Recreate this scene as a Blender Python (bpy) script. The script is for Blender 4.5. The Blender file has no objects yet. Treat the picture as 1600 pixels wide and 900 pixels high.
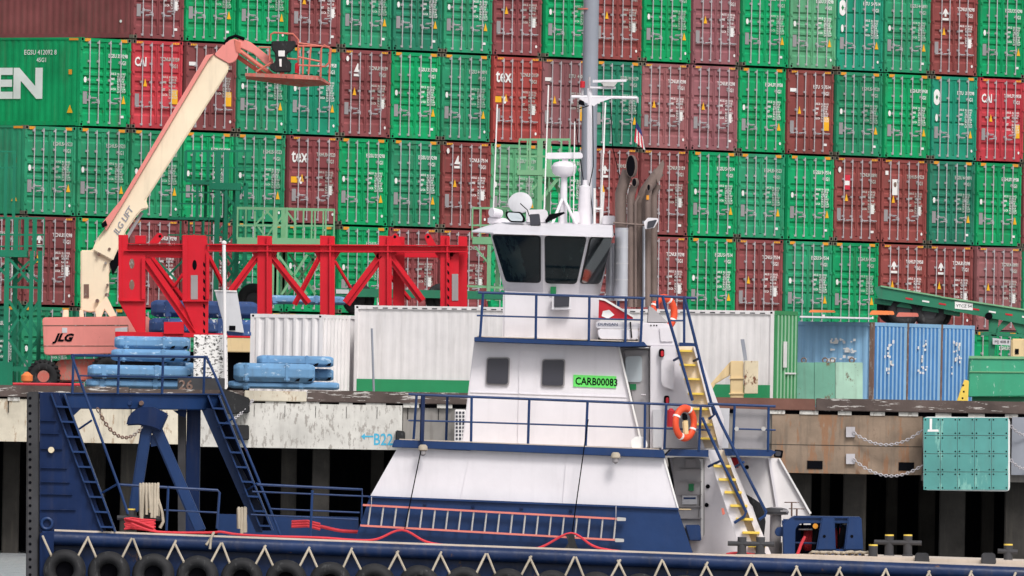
import bpy, bmesh, math, random
from mathutils import Vector, Matrix
random.seed(7)
PI = math.pi
S = bpy.context.scene
COL = S.collection

# ------------------------------------------------------------------ camera
FPX = 26000.0
ROLL, PITCH, EYE = 0.01711, 0.009775, 3.4
cx_, fw_ = Vector((1, 0, 0)), Vector((0, math.cos(PITCH), math.sin(PITCH)))
up_ = Vector((0, -math.sin(PITCH), math.cos(PITCH)))
XC = cx_ * math.cos(ROLL) + up_ * math.sin(ROLL)
YC = up_ * math.cos(ROLL) - cx_ * math.sin(ROLL)
cam = bpy.data.cameras.new('camera'); camo = bpy.data.objects.new('camera', cam); COL.objects.link(camo)
mw = Matrix((XC, YC, -fw_)).transposed().to_4x4(); mw.translation = Vector((0, 0, EYE))
camo.matrix_world = mw
cam.sensor_width = 36; cam.lens = FPX / 1600 * 36; cam.clip_start = 1; cam.clip_end = 5000
S.camera = camo

# ------------------------------------------------------------------ light: bright overcast
w = bpy.data.worlds.new('World'); S.world = w; w.use_nodes = True
nt = w.node_tree
sky = nt.nodes.new('ShaderNodeTexSky'); sky.sky_type = 'NISHITA'; sky.sun_disc = False
SUN_EL, SUN_AZ = math.radians(48), math.radians(158)      # azimuth clockwise from +Y
sky.sun_elevation = SUN_EL; sky.sun_rotation = SUN_AZ
sky.air_density = 1.0; sky.dust_density = 4.0; sky.ozone_density = 1.0
hsv = nt.nodes.new('ShaderNodeHueSaturation'); hsv.inputs['Saturation'].default_value = 0.35
bg = nt.nodes['Background']; bg.inputs['Strength'].default_value = 0.13
nt.links.new(sky.outputs[0], hsv.inputs['Color']); nt.links.new(hsv.outputs[0], bg.inputs[0])
sl = bpy.data.lights.new('sun', 'SUN'); sl.energy = 1.5; sl.angle = math.radians(14); sl.color = (1, 0.97, 0.93)
so = bpy.data.objects.new('sun', sl); COL.objects.link(so)
sd = Vector((math.sin(SUN_AZ) * math.cos(SUN_EL), math.cos(SUN_AZ) * math.cos(SUN_EL), math.sin(SUN_EL)))
so.rotation_euler = sd.to_track_quat('Z', 'Y').to_euler(); so.location = (0, 300, 80)
S.view_settings.view_transform = 'Standard'; S.view_settings.look = 'None'
S.view_settings.exposure = 0.22; S.view_settings.gamma = 1

# ------------------------------------------------------------------ helpers
def W(px, py, Y):
    d = XC * ((px - 800) / FPX) - YC * ((py - 450) / FPX) + fw_
    return Vector((0, 0, EYE)) + d * (Y / d.y)

def lin(r, g, b):
    o = []
    for c in (r, g, b):
        c /= 255.0
        o.append(c / 12.92 if c <= 0.04045 else ((c + 0.055) / 1.055) ** 2.4)
    return tuple(o)

MATS = {}
def mat(name, rgb, rough=0.55, metal=0.0, var=0.12, streak=0.12, rust=0.0, rustcol=(0.16, 0.06, 0.03), bump=0.15,
        scuff_glint=0.0, scuff_glint_col=(0.55, 0.6, 0.62), sscale=(7, 7, 2.5), objcol=False, coat=0.0):
    m = bpy.data.materials.new(name); m.use_nodes = True
    t = m.node_tree; N = t.nodes; L = t.links
    bs = N['Principled BSDF']
    bs.inputs['Roughness'].default_value = rough; bs.inputs['Metallic'].default_value = metal
    bs.inputs['Specular IOR Level'].default_value = {'black': 0, 'void_wall': 0, 'container_paint': .15, 'navy': .22, 'navy_dark': .12, 'navy_hull': .25, 'truss_red': .2, 'exhaust': .2}.get(name, 0.35)
    geo = N.new('ShaderNodeNewGeometry')
    def noise(scale, vec=(1, 1, 1), detail=4, rgh=0.6):
        mp = N.new('ShaderNodeVectorMath'); mp.operation = 'MULTIPLY'; mp.inputs[1].default_value = vec
        L.new(geo.outputs['Position'], mp.inputs[0])
        n = N.new('ShaderNodeTexNoise'); n.inputs['Scale'].default_value = scale
        n.inputs['Detail'].default_value = detail; n.inputs['Roughness'].default_value = rgh
        L.new(mp.outputs[0], n.inputs['Vector']); return n.outputs['Fac']
    def ramp(fac, a, b, lo=0.0, hi=1.0):
        mr = N.new('ShaderNodeMapRange'); mr.inputs['From Min'].default_value = a; mr.inputs['From Max'].default_value = b
        mr.inputs['To Min'].default_value = lo; mr.inputs['To Max'].default_value = hi; mr.clamp = True
        L.new(fac, mr.inputs['Value']); return mr.outputs[0]
    def mix(fac, a, b, bt='MIX'):
        x = N.new('ShaderNodeMix'); x.data_type = 'RGBA'; x.blend_type = bt
        if hasattr(fac, 'links'): L.new(fac, x.inputs[0])
        else: x.inputs[0].default_value = fac
        for i, c in ((6, a), (7, b)):
            if hasattr(c, 'links'): L.new(c, x.inputs[i])
            else: x.inputs[i].default_value = (*c, 1)
        return x.outputs[2]
    if objcol:
        oi = N.new('ShaderNodeObjectInfo'); base = oi.outputs['Color']
    else:
        base = rgb
    n1 = noise(0.9, (1, 1, 1), 5)
    v = ramp(n1, 0.3, 0.7, 1 - var, 1 + var * 0.6)
    cmb = N.new('ShaderNodeCombineColor')
    for i in range(3): L.new(v, cmb.inputs[i])
    c = mix(1.0, base, cmb.outputs[0], 'MULTIPLY')
    if streak:
        n2 = noise(3.0, (1.6, 1.6, 0.16), 4)
        c = mix(ramp(n2, 0.52, 0.78, 0, streak), c, (0.10, 0.085, 0.07))
    if scuff_glint:
        n4 = noise(1.0, sscale, 6, 0.7)
        c = mix(ramp(n4, 0.62 - scuff_glint * 0.25, 0.66 - scuff_glint * 0.25), c, scuff_glint_col)
    if rust:
        n3 = noise(2.3, (1, 1, 0.55), 7, 0.75)
        c = mix(ramp(n3, 0.70 - rust * 0.2, 0.75 - rust * 0.2), c, rustcol)
    L.new(c, bs.inputs['Base Color'])
    if bump:
        b = N.new('ShaderNodeBump'); b.inputs['Strength'].default_value = bump; b.inputs['Distance'].default_value = 0.03
        L.new(noise(2.5, (1, 1, 1), 3), b.inputs['Height']); L.new(b.outputs[0], bs.inputs['Normal'])
    if coat: bs.inputs['Coat Weight'].default_value = coat
    MATS[name] = m
    return m

def frame_of(o):
    v = Vector((0, 0, 0)); p = o
    while p is not None: v += p.location; p = p.parent
    return v

class MB:
    def __init__(s): s.v = []; s.f = []
    def add(s, vs, fs):
        k = len(s.v); s.v += [Vector(a) for a in vs]; s.f += [tuple(k + i for i in f) for f in fs]; return s
    def prism(s, poly, vec):
        n = len(poly); vec = Vector(vec)
        a = [Vector(p) for p in poly]; b = [p + vec for p in a]
        return s.add(a + b, [tuple(range(n)), tuple(range(2 * n - 1, n - 1, -1))] + [(i, (i + 1) % n, n + (i + 1) % n, n + i) for i in range(n)])
    def box(s, o, ux, uy, uz):
        o, ux, uy, uz = map(Vector, (o, ux, uy, uz))
        return s.prism([o, o + ux, o + ux + uz, o + uz], uy)
    def aabox(s, x0, y0, z0, x1, y1, z1): return s.box((x0, y0, z0), (x1 - x0, 0, 0), (0, y1 - y0, 0), (0, 0, z1 - z0))
    def pp(s, pts, Y0, Y1):                     # outline given where it stands, thickness along +Y
        return s.prism([W(x, y, Y0) for x, y in pts], (0, Y1 - Y0, 0))
    def ub(s, x0, y0, x1, y1, Y0, Y1):          # upright box
        a, b = W(x0, y1, Y0), W(x1, y0, Y0)
        return s.aabox(a.x, Y0, a.z, b.x, Y1, b.z)
    def tube(s, pts, r, n=8, radii=None, closed=False):
        pts = [Vector(p) for p in pts]; m = len(pts); vs = []; fs = []
        ref = None
        for i, p in enumerate(pts):
            if closed: d = pts[(i + 1) % m] - pts[i - 1]
            else: d = pts[min(i + 1, m - 1)] - pts[max(i - 1, 0)]
            d.normalize()
            if ref is None: ref = Vector((0, 0, 1)) if abs(d.z) < 0.9 else Vector((0, 1, 0))
            a = d.cross(ref)
            if a.length < 1e-3: ref = Vector((1, 0, 0)); a = d.cross(ref)
            a.normalize(); b = a.cross(d); ref = b
            rr = radii[i] if radii else r
            vs += [p + (a * math.cos(2 * PI * k / n) + b * math.sin(2 * PI * k / n)) * rr for k in range(n)]
        for i in range(m if closed else m - 1):
            j = (i + 1) % m
            fs += [(i * n + k, i * n + (k + 1) % n, j * n + (k + 1) % n, j * n + k) for k in range(n)]
        if not closed: fs += [tuple(range(n)), tuple(range(m * n - 1, m * n - n - 1, -1))]
        return s.add(vs, fs)
    def pt(s, pts, r, n=6, radii=None): return s.tube([W(*p) for p in pts], r, n, radii)
    def lathe(s, c, ax, prof, n=20):
        c = Vector(c); ax = Vector(ax).normalized()
        a = ax.orthogonal().normalized(); b = ax.cross(a); vs = []; m = len(prof)
        for t, r in prof:
            vs += [c + ax * t + (a * math.cos(2 * PI * k / n) + b * math.sin(2 * PI * k / n)) * max(r, 1e-4) for k in range(n)]
        fs = [(i * n + k, i * n + (k + 1) % n, (i + 1) * n + (k + 1) % n, (i + 1) * n + k) for i in range(m - 1) for k in range(n)]
        fs += [tuple(range(n)), tuple(range(m * n - 1, m * n - n - 1, -1))]
        return s.add(vs, fs)
    def ring(s, c, ax, R, r, n=32, k=10, sq=1.0):
        c = Vector(c); ax = Vector(ax).normalized(); a = ax.orthogonal().normalized(); b = ax.cross(a)
        vs = []; fs = []
        for i in range(n):
            th = 2 * PI * i / n; d = a * math.cos(th) + b * math.sin(th)
            for j in range(k):
                ph = 2 * PI * j / k; vs.append(c + d * (R + r * math.cos(ph)) + ax * (r * sq * math.sin(ph)))
        for i in range(n):
            for j in range(k):
                fs.append((i * k + j, i * k + (j + 1) % k, ((i + 1) % n) * k + (j + 1) % k, ((i + 1) % n) * k + j))
        return s.add(vs, fs)
    def text(s, txt, o, ux, uy, size, off=0.0, shear=0.0, ext=0.004, sx=1.0):
        cu = bpy.data.curves.new('t', 'FONT'); cu.body = txt; cu.size = 1.0; cu.offset = off; cu.shear = shear
        cu.resolution_u = 2; cu.align_x = 'LEFT'
        ob = bpy.data.objects.new('t', cu); COL.objects.link(ob)
        me = bpy.data.meshes.new_from_object(ob)
        o, ux, uy = Vector(o), Vector(ux).normalized(), Vector(uy).normalized(); nz = ux.cross(uy)
        s.add([o + ux * (p.co.x * size * sx) + uy * (p.co.y * size) + nz * ext for p in me.vertices], [tuple(q.vertices) for q in me.polygons])
        bpy.data.objects.remove(ob); bpy.data.meshes.remove(me); bpy.data.curves.remove(cu)
        return s
    def mesh(s, name, m, smooth=False, bevel=0, org=Vector((0, 0, 0)), recalc=True):
        me = bpy.data.meshes.new(name); me.from_pydata([v - org for v in s.v], [], s.f)
        bm = bmesh.new(); bm.from_mesh(me)
        if recalc: bmesh.ops.recalc_face_normals(bm, faces=bm.faces)
        if bevel:
            bmesh.ops.remove_doubles(bm, verts=bm.verts, dist=0.0005)
            es = [e for e in bm.edges if len(e.link_faces) == 2 and e.calc_face_angle(0) > 0.5]
            bmesh.ops.bevel(bm, geom=es, offset=bevel, segments=2, affect='EDGES', clamp_overlap=True)
        bm.to_mesh(me); bm.free()
        if smooth:
            for p in me.polygons: p.use_smooth = True
            me.set_sharp_from_angle(angle=math.radians(38))
        me.materials.append(MATS[m] if isinstance(m, str) else m)
        return me
    def bld(s, name, m, parent=None, label=None, cat=None, group=None, kind=None, smooth=False, bevel=0):
        if parent is None:
            xs = [v.x for v in s.v]; ys = [v.y for v in s.v]; zs = [v.z for v in s.v]
            org = Vector(((min(xs) + max(xs)) / 2, (min(ys) + max(ys)) / 2, min(zs)))
        else: org = frame_of(parent)
        o = bpy.data.objects.new(name, s.mesh(name, m, smooth, bevel, org)); COL.objects.link(o)
        if parent is None: o.location = org
        else: o.parent = parent
        return tag(o, label, cat, group, kind)

def tag(o, label=None, cat=None, group=None, kind=None):
    if label: o['label'] = label
    if cat: o['category'] = cat
    if group: o['group'] = group
    if kind: o['kind'] = kind
    return o

def thing(name, loc, label, cat, group=None):
    o = bpy.data.objects.new(name, None); COL.objects.link(o); o.location = loc; o.empty_display_size = 0.3
    return tag(o, label, cat, group)

def rr(x0, y0, x1, y1, r=4, sk=0.0):            # rounded rectangle outline
    pts = []
    for cx, cy, a0 in ((x0 + r, y0 + r, 180), (x1 - r, y0 + r, 270), (x1 - r, y1 - r, 0), (x0 + r, y1 - r, 90)):
        for k in range(4):
            a = math.radians(a0 + 30 * k); pts.append((cx + r * math.cos(a) + sk * (cy - y0), cy + r * math.sin(a)))
    return pts
def rpoly(q, r=4):                                # rounded quad
    out = []; n = len(q)
    for i in range(n):
        p = Vector((*q[i], 0)); a = Vector((*q[i - 1], 0)); b = Vector((*q[(i + 1) % n], 0))
        pa = p + (a - p).normalized() * r; pb = p + (b - p).normalized() * r
        for t in (0, 0.33, 0.67, 1):
            c = pa * (1 - t) ** 2 + p * 2 * t * (1 - t) + pb * t * t; out.append((c.x, c.y))
    return out
def lerp2(a, b, t): return (a[0] + (b[0] - a[0]) * t, a[1] + (b[1] - a[1]) * t)

# ------------------------------------------------------------------ materials
mat('container_paint', (0.1, 0.4, 0.2), 0.6, var=0.24, streak=0.42, rust=0.10, rustcol=(0.12, 0.07, 0.05), objcol=True, bump=0.25)
mat('galvanised', lin(184, 180, 184), 0.45, 0.15, streak=0.2, rust=0.1, rustcol=(0.2, 0.15, 0.12))
mat('marking', lin(234, 232, 230), 0.6, var=0.15, streak=0.05, bump=0)
mat('marking_faded', lin(190, 198, 190), 0.7, var=0.3, streak=0.2, bump=0)
mat('plate', lin(150, 146, 148), 0.5, bump=0)
mat('warn', lin(238, 175, 35), 0.5, bump=0, var=0.05)
mat('orange_decal', lin(225, 150, 45), 0.5, bump=0)
mat('casting', lin(108, 104, 90), 0.7, var=0.4, streak=0.3, rust=0.3)
mat('black', (0.006, 0.006, 0.008), 0.7, bump=0, streak=0)
mat('white_paint', lin(222, 218, 223), 0.42, var=0.07, streak=0.08, rust=0.015, rustcol=(0.4, 0.3, 0.22), bump=0.22)
mat('white_rusty', lin(228, 224, 224), 0.5, var=0.08, streak=0.22, rust=0.05, bump=0.2)
mat('grey_wall', lin(198, 198, 202), 0.5, var=0.1, streak=0.15)
mat('door_grey', lin(165, 162, 164), 0.5)
mat('navy', lin(33, 58, 102), 0.38, var=0.2, streak=0.12, scuff_glint=0.0, rust=0.02, bump=0.3)
mat('navy_hull', lin(27, 46, 84), 0.35, var=0.35, streak=0.35, rust=0.36, rustcol=(0.12, 0.07, 0.05), bump=0.6)
mat('navy_dark', lin(24, 42, 80), 0.4, var=0.25, streak=0.2, bump=0.3)
mat('glass', (0.006, 0.012, 0.014), 0.08, var=0.5, streak=0, scuff_glint=.38, scuff_glint_col=(0.02, 0.035, 0.036), sscale=(1.6, 1.6, .7), bump=0)  # blotches painted into the glass imitate greenish reflections and a dim interior
mat('glass_grey', lin(62, 62, 70), 0.25, var=0.1, streak=0, bump=0)
mat('glass_pale', lin(185, 195, 200), 0.2, var=0.1, streak=0, bump=0)
mat('rubber', (0.018, 0.018, 0.020), 0.75, var=0.35, streak=0.0, scuff_glint=0.12, scuff_glint_col=(0.05, 0.05, 0.052), bump=0.5)
mat('rubber_dusty', (0.05, 0.05, 0.055), 0.85, var=0.4, streak=0.2, bump=0.6)
mat('rope', lin(176, 165, 148), 0.9, var=0.3, streak=0.2, bump=0.4)
mat('rope_red', lin(205, 60, 70), 0.8, var=0.2, streak=0.1)
mat('deck_edge', lin(205, 190, 175), 0.6, var=0.15, streak=0.2, rust=0.1)
mat('deck', lin(175, 160, 148), 0.7, var=0.2, rust=0.1)
mat('exhaust', lin(126, 110, 104), 0.6, 0.2, var=0.3, streak=0.3, rust=0.1, rustcol=(0.09, 0.05, 0.04))
mat('lagging', lin(190, 192, 200), 0.35, 0.5, var=0.12, streak=0.15, bump=0.4)
mat('yellow', lin(232, 200, 88), 0.5, var=0.05)
mat('stair_beige', lin(236, 222, 205), 0.55, var=0.06, streak=0.15)
mat('orange', lin(228, 84, 50), 0.5, var=0.1)
mat('red', lin(190, 30, 45), 0.5)
mat('truss_red', lin(200, 30, 46), 0.42, var=0.1, streak=0.1, bump=0.2)
mat('pink', lin(226, 140, 132), 0.5, var=0.08, streak=0.15, rust=0.04, bump=0.1)
mat('salmon', lin(204, 112, 96), 0.5, var=0.15, streak=0.3)
mat('salmon_rusty', lin(205, 110, 98), 0.7, var=0.3, streak=0.4, scuff_glint=0.45, scuff_glint_col=(0.42, 0.22, 0.18), rust=0.35)
mat('cream', lin(238, 222, 194), 0.5, var=0.07, streak=0.16, rust=0.05)
mat('beam_blue', lin(106, 150, 190), 0.7, var=0.2, streak=0.3, scuff_glint=0.14, scuff_glint_col=lin(165, 190, 212), rust=0.2, rustcol=(0.25, 0.2, 0.16), sscale=(3.0, 6, 7), bump=0.4)
mat('beam_navy', lin(62, 92, 148), 0.55, var=0.2, streak=0.3, scuff_glint=0.1, rust=0.12, rustcol=(0.2, 0.14, 0.1), bump=0.4)
mat('lattice_green', lin(10, 118, 88), 0.5, var=0.12, streak=0.12)
mat('lattice_pale', lin(120, 172, 130), 0.55, var=0.1, streak=0.12)
mat('pole_blue', lin(142, 146, 156), 0.5, var=0.06, streak=0.1)
mat('blue_box', lin(138, 182, 216), 0.5, var=0.1, streak=0.25, rust=0.05)
mat('blue_rib_lit', lin(150, 188, 218), 0.6, var=0.12, streak=0.2)  # lit tone of the ribs, set against the darker blue end wall
mat('green_rib_lit', lin(150, 192, 158), 0.6, var=0.12, streak=0.2)  # lit tone of the ribs, set against the darker green end wall
mat('teal_pale', lin(165, 200, 182), 0.6, var=0.2, streak=0.35, rust=0.55, rustcol=(0.14, 0.08, 0.05))
mat('blue_dark', lin(72, 130, 188), 0.5, var=0.12, streak=0.25, rust=0.06)
mat('rust_post', lin(120, 95, 85), 0.8, var=0.3, streak=0.3, scuff_glint=0.3, scuff_glint_col=(0.3, 0.28, 0.26), rust=0.4)
mat('green_end', lin(58, 138, 86), 0.5, var=0.1, streak=0.2)
mat('green_stripe', lin(45, 145, 95), 0.5, var=0.1)
mat('teal_bin', lin(112, 166, 146), 0.6, var=0.2, streak=0.35, rust=0.48, rustcol=(0.16, 0.10, 0.06), bump=0.3)
mat('skip_green', lin(60, 158, 122), 0.5, var=0.12, streak=0.2, scuff_glint=0.1, scuff_glint_col=(0.35, 0.55, 0.45))
mat('chassis_green', lin(40, 120, 90), 0.5, var=0.2, streak=0.3, rust=0.08)
mat('tan_steel', lin(222, 196, 150), 0.6, var=0.12, streak=0.25, rust=0.1)
mat('tan_rusty', lin(225, 210, 180), 0.7, var=0.2, streak=0.3, rust=0.75)
mat('speckled', lin(232, 230, 228), 0.6, var=0.06, streak=0.05, scuff_glint=0.34, scuff_glint_col=(0.03, 0.03, 0.03), sscale=(9, 9, 15))
mat('concrete_white', lin(205, 202, 196), 0.85, var=0.2, streak=0.25, scuff_glint=0.30, scuff_glint_col=lin(160, 155, 149), rust=0.14, rustcol=lin(125, 112, 104), sscale=(6.5, 3, 2.4), bump=0.5)
mat('concrete_cream', lin(205, 196, 178), 0.85, var=0.25, streak=0.35, scuff_glint=0.22, scuff_glint_col=lin(168, 148, 126), sscale=(5, 3, 1.4), bump=0.5)
mat('concrete_brown', lin(142, 123, 106), 0.85, var=0.35, streak=0.75, scuff_glint=0.36, scuff_glint_col=lin(140, 106, 82), rust=0.3, rustcol=lin(120, 100, 88), sscale=(1.4, 2, 0.25), bump=0.5)
mat('concrete_grey', lin(138, 134, 130), 0.85, var=0.25, streak=0.5, bump=0.4)
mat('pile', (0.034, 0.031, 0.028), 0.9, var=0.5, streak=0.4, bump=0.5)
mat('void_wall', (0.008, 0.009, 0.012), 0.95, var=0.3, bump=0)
mat('timber', lin(88, 76, 72), 0.9, var=0.4, streak=0.2, scuff_glint=0.2, scuff_glint_col=lin(190, 185, 180), sscale=(1.5, 3, 12), bump=0.7)
mat('timber_red', lin(112, 78, 68), 0.9, var=0.3, streak=0.2, bump=0.6)
mat('ground', lin(120, 116, 110), 0.9, var=0.2)
mat('fender_teal', lin(84, 150, 145), 0.55, var=0.15, streak=0.15, scuff_glint=0.14, scuff_glint_col=lin(120, 175, 165), rust=0.08, rustcol=lin(110, 120, 95), sscale=(2.5, 2.5, 0.6), bump=0.15)
mat('graffiti', lin(70, 170, 205), 0.6, bump=0)
mat('signal_orange', lin(235, 130, 70), 0.5)
mat('carb_green', lin(105, 225, 105), 0.5, var=0.02, streak=0, bump=0)
mat('sign_green', lin(20, 120, 70), 0.5, bump=0)
mat('flag_red', lin(205, 50, 70), 0.7, bump=0)
mat('flag_blue', lin(45, 60, 120), 0.7, bump=0)
mat('alu', lin(190, 188, 186), 0.4, 0.4)
mat('salmon_rail', lin(215, 125, 112), 0.5)

# water: grey rippled harbour water
m = bpy.data.materials.new('water'); m.use_nodes = True; t = m.node_tree; bs = t.nodes['Principled BSDF']
bs.inputs['Base Color'].default_value = (0.34, 0.36, 0.37, 1); bs.inputs['Roughness'].default_value = 0.25
g = t.nodes.new('ShaderNodeNewGeometry'); vm = t.nodes.new('ShaderNodeVectorMath'); vm.operation = 'MULTIPLY'; vm.inputs[1].default_value = (1.4, 0.25, 1)
nz = t.nodes.new('ShaderNodeTexNoise'); nz.inputs['Scale'].default_value = 1.6; nz.inputs['Detail'].default_value = 6
bp = t.nodes.new('ShaderNodeBump'); bp.inputs['Distance'].default_value = 0.5; bp.inputs['Strength'].default_value = 0.8
t.links.new(g.outputs['Position'], vm.inputs[0]); t.links.new(vm.outputs[0], nz.inputs['Vector']); t.links.new(nz.outputs['Fac'], bp.inputs['Height']); t.links.new(bp.outputs[0], bs.inputs['Normal'])
MATS['water'] = m

# ------------------------------------------------------------------ setting: water, quay
GZ = 4.9            # quay surface above the water
QY = 508.0          # quay face
b = MB(); b.add([(-900, -200, 0), (900, -200, 0), (900, 1500, 0), (-900, 1500, 0)], [(0, 1, 2, 3)]); b.bld('water', 'water', kind='structure')
b = MB(); b.aabox(-600, QY + 1.2, GZ - 0.6, 600, 1400, GZ); b.bld('ground', 'ground', kind='structure')
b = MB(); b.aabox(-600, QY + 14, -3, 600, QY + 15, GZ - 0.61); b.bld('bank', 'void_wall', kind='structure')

quay = thing('quay_wall', W(800, 700, QY), 'long concrete quay wall standing on piles behind the tug', 'quay')
def qx(px): return W(px, 680, QY).x
def beam(px0, px1, zt, zb, m, y=0.0, lab=None):
    b = MB(); b.aabox(qx(px0), QY + y, zb, qx(px1), QY + 1.19, zt); return b.bld('edge_beam', m, quay, lab)
beam(-900, 300, 4.72, 3.42, 'concrete_cream', 0.0, 'cream stained concrete edge beam')
beam(300.5, 628, 4.72, 3.36, 'concrete_white', -0.05, 'white paint peeling off grey concrete')
beam(629, 735, 4.68, 3.4, 'concrete_grey', 0.1)
beam(735.5, 1240, 4.66, 3.0, 'concrete_grey', 0.12)
beam(1206, 1441, 4.66, 2.87, 'concrete_brown', 0.0, 'brown streaked concrete')
beam(1441.5, 2500, 4.66, 2.7, 'concrete_grey', 0.3)
b = MB()
for k in range(70):
    x = -900 + k * 48
    if 1206 < x < 1440: continue
    b.aabox(qx(x), QY - 0.02 + (0.1 if x > 628 else -0.03), 4.3, qx(x) + 0.02, QY + 0.2, 4.66)
for x0, z0, z1 in ((1262, 3.0, 3.25), (1405, 3.0, 3.25)):
    b.aabox(qx(x0), QY - 0.03, z0, qx(x0 + 24), QY + 0.5, z1)
b.bld('joint', 'black', quay)
b = MB()
b.aabox(qx(1200), QY - 0.006, 3.72, qx(1441), QY + 0.1, 3.74); b.bld('seam', 'pile', quay)
for px0, px1, m, h, y in ((-900, 200, 'timber', 0.24, 0), (201, 380, 'timber', 0.2, .05), (381, 478, 'concrete_cream', 0.2, -.02), (479, 735, 'timber', 0.24, 0), (736, 1273, 'timber_red', 0.24, 0), (1274, 2500, 'timber', 0.26, -.03)):
    b = MB(); b.aabox(qx(px0), QY - 0.1 + y, 4.78, qx(px1), QY + 0.35, GZ + h)
    b.bld('kerb_timber', m, quay, bevel=0.02)
b = MB()
for k in range(60):
    b.aabox(qx(-880 + k * 52 + random.uniform(-8, 8)), QY - 0.04, 4.66, qx(-880 + k * 52 + 26), QY + 0.3, 4.78)
b.bld('kerb_block', 'concrete_white', quay)
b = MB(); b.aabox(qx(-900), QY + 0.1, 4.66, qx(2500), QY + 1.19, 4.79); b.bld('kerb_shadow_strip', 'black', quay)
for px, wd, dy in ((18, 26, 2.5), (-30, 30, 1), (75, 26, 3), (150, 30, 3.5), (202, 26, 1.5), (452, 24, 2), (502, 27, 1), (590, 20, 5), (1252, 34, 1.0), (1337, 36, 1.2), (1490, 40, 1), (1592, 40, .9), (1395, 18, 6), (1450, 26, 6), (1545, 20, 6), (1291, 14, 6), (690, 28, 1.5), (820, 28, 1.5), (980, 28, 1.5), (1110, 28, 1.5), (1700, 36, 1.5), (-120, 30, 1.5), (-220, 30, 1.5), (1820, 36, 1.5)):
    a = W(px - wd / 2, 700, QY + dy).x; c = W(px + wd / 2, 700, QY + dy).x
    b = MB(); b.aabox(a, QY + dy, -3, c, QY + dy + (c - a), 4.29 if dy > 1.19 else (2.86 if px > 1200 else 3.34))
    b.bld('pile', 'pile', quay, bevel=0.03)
# cyan spray marks
b = MB(); a = W(583, 695, QY - 0.055); b.text('B22', a, (1, 0, 0), (0, 0, 1), 0.50, 0.015, sx=.78)
a = W(564, 682, QY - 0.06); b.prism([a, a + Vector((.12, 0, .1)), a + Vector((.12, 0, .03)), a + Vector((.38, 0, .03)), a + Vector((.38, 0, -.02)), a + Vector((.12, 0, -.02)), a + Vector((.12, 0, -.1))], (0, 0.003, 0))
b.bld('spray_writing', 'graffiti', quay)

# fender panel on the quay
f = thing('dock_fender', W(1510, 766, QY - 1.0), 'large square teal dock fender panel numbered 1 hanging on the quay face', 'fender')
b = MB(); b.pp(rpoly([(1443, 651), (1578, 652), (1578, 768), (1443, 766)], 7), QY - 1.0, QY - 0.55); b.bld('backing', 'white_rusty', f)
for i in range(5):
    for j in range(4):
        x0 = 1443 + i * 26.6; y0 = 652.5 + j * 28.4
        b = MB(); b.pp([(x0, y0), (x0 + 25.9, y0 + .3), (x0 + 25.9, y0 + 27.8), (x0, y0 + 27.5)], QY - 1.08, QY - 1.005); b.bld('pad', 'fender_teal', f)
b = MB()
for i in range(5):
    for j in range(4):
        for dx in (3, 23):
            for dy in (3.4, 24.5):
                b.lathe(W(1443 + i * 26.6 + dx, 652.5 + j * 28.4 + dy, QY - 1.085), (0, 1, 0), [(0, .025), (.01, .025)], 8)
b.bld('bolt', 'black', f)
b = MB(); b.text('1', W(1449, 671, QY - 1.086), (1, 0, 0), (0, 0, 1), 0.46, 0.04, sx=.9); b.pp([(1450, 671), (1466, 671), (1467, 674.5), (1449, 674.5)], QY - 1.086, QY - 1.083); b.bld('number', 'marking', f)
b = MB(); b.aabox(qx(1455), QY - .55, 3.0, qx(1475), QY + .3, 4.4); b.aabox(qx(1545), QY - .55, 3.0, qx(1565), QY + .3, 4.4); b.bld('mount', 'rubber', f)

def chain(name, A, B_, sag, n, label, R=0.06, r=0.016, group=None, m='galvanised', parent=None):
    b = MB(); A = Vector(A); B_ = Vector(B_)
    P = [A.lerp(B_, i / n) + Vector((0, 0, -sag * 4 * (i / n) * (1 - i / n))) for i in range(n + 1)]
    for i in range(n):
        c = (P[i] + P[i + 1]) / 2; d = (P[i + 1] - P[i]); Lh = d.length * 0.62; d.normalize()
        up = Vector((0, 1, 0)) if i % 2 else d.cross(Vector((0, 1, 0))).normalized()
        hw = R * 0.6
        pts = []
        for k in range(10):
            a = 2 * PI * k / 10; pts.append(c + d * (math.cos(a) * Lh) + up * (math.sin(a) * hw))
        b.tube(pts, r, 5, closed=True)
    return b.bld(name, m, parent, label, None if parent else 'chain', group, smooth=True)
for (x0, y0, x1, y1, lab) in ((1333, 675, 1441, 672, 'upper galvanised chain drooping from the brown quay face to the teal fender panel'), (1333, 717, 1441, 727, 'lower galvanised chain drooping from the brown quay face to the teal fender panel')):
    c = chain('fender_chain', W(x0, y0, QY - .15), W(x1, y1, QY - .7), 0.42, 26, lab)
    b = MB(); b.pp([(x0 - 11, y0 - 8), (x0 + 3, y0 - 8), (x0 + 3, y0 + 8), (x0 - 11, y0 + 8)], QY - 0.12, QY - 0.02); b.bld('anchor_plate', 'galvanised', c)
for y0, lab in ((665, 'short chain over the grey quay panel at the right edge, upper one'), (718, 'short chain over the grey quay panel at the right edge, lower one')):
    chain('fender_chain', W(1579, y0, QY - .5), W(1618, y0 + 8, QY - .0), 0.2, 12, lab)
b = MB(); b.ub(1580, 653, 1660, 742, QY - .05, QY + .28); b.bld('steel_plate', 'pole_blue', None, 'flat grey steel plate on the quay face right of the teal fender panel', 'plate')

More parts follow.
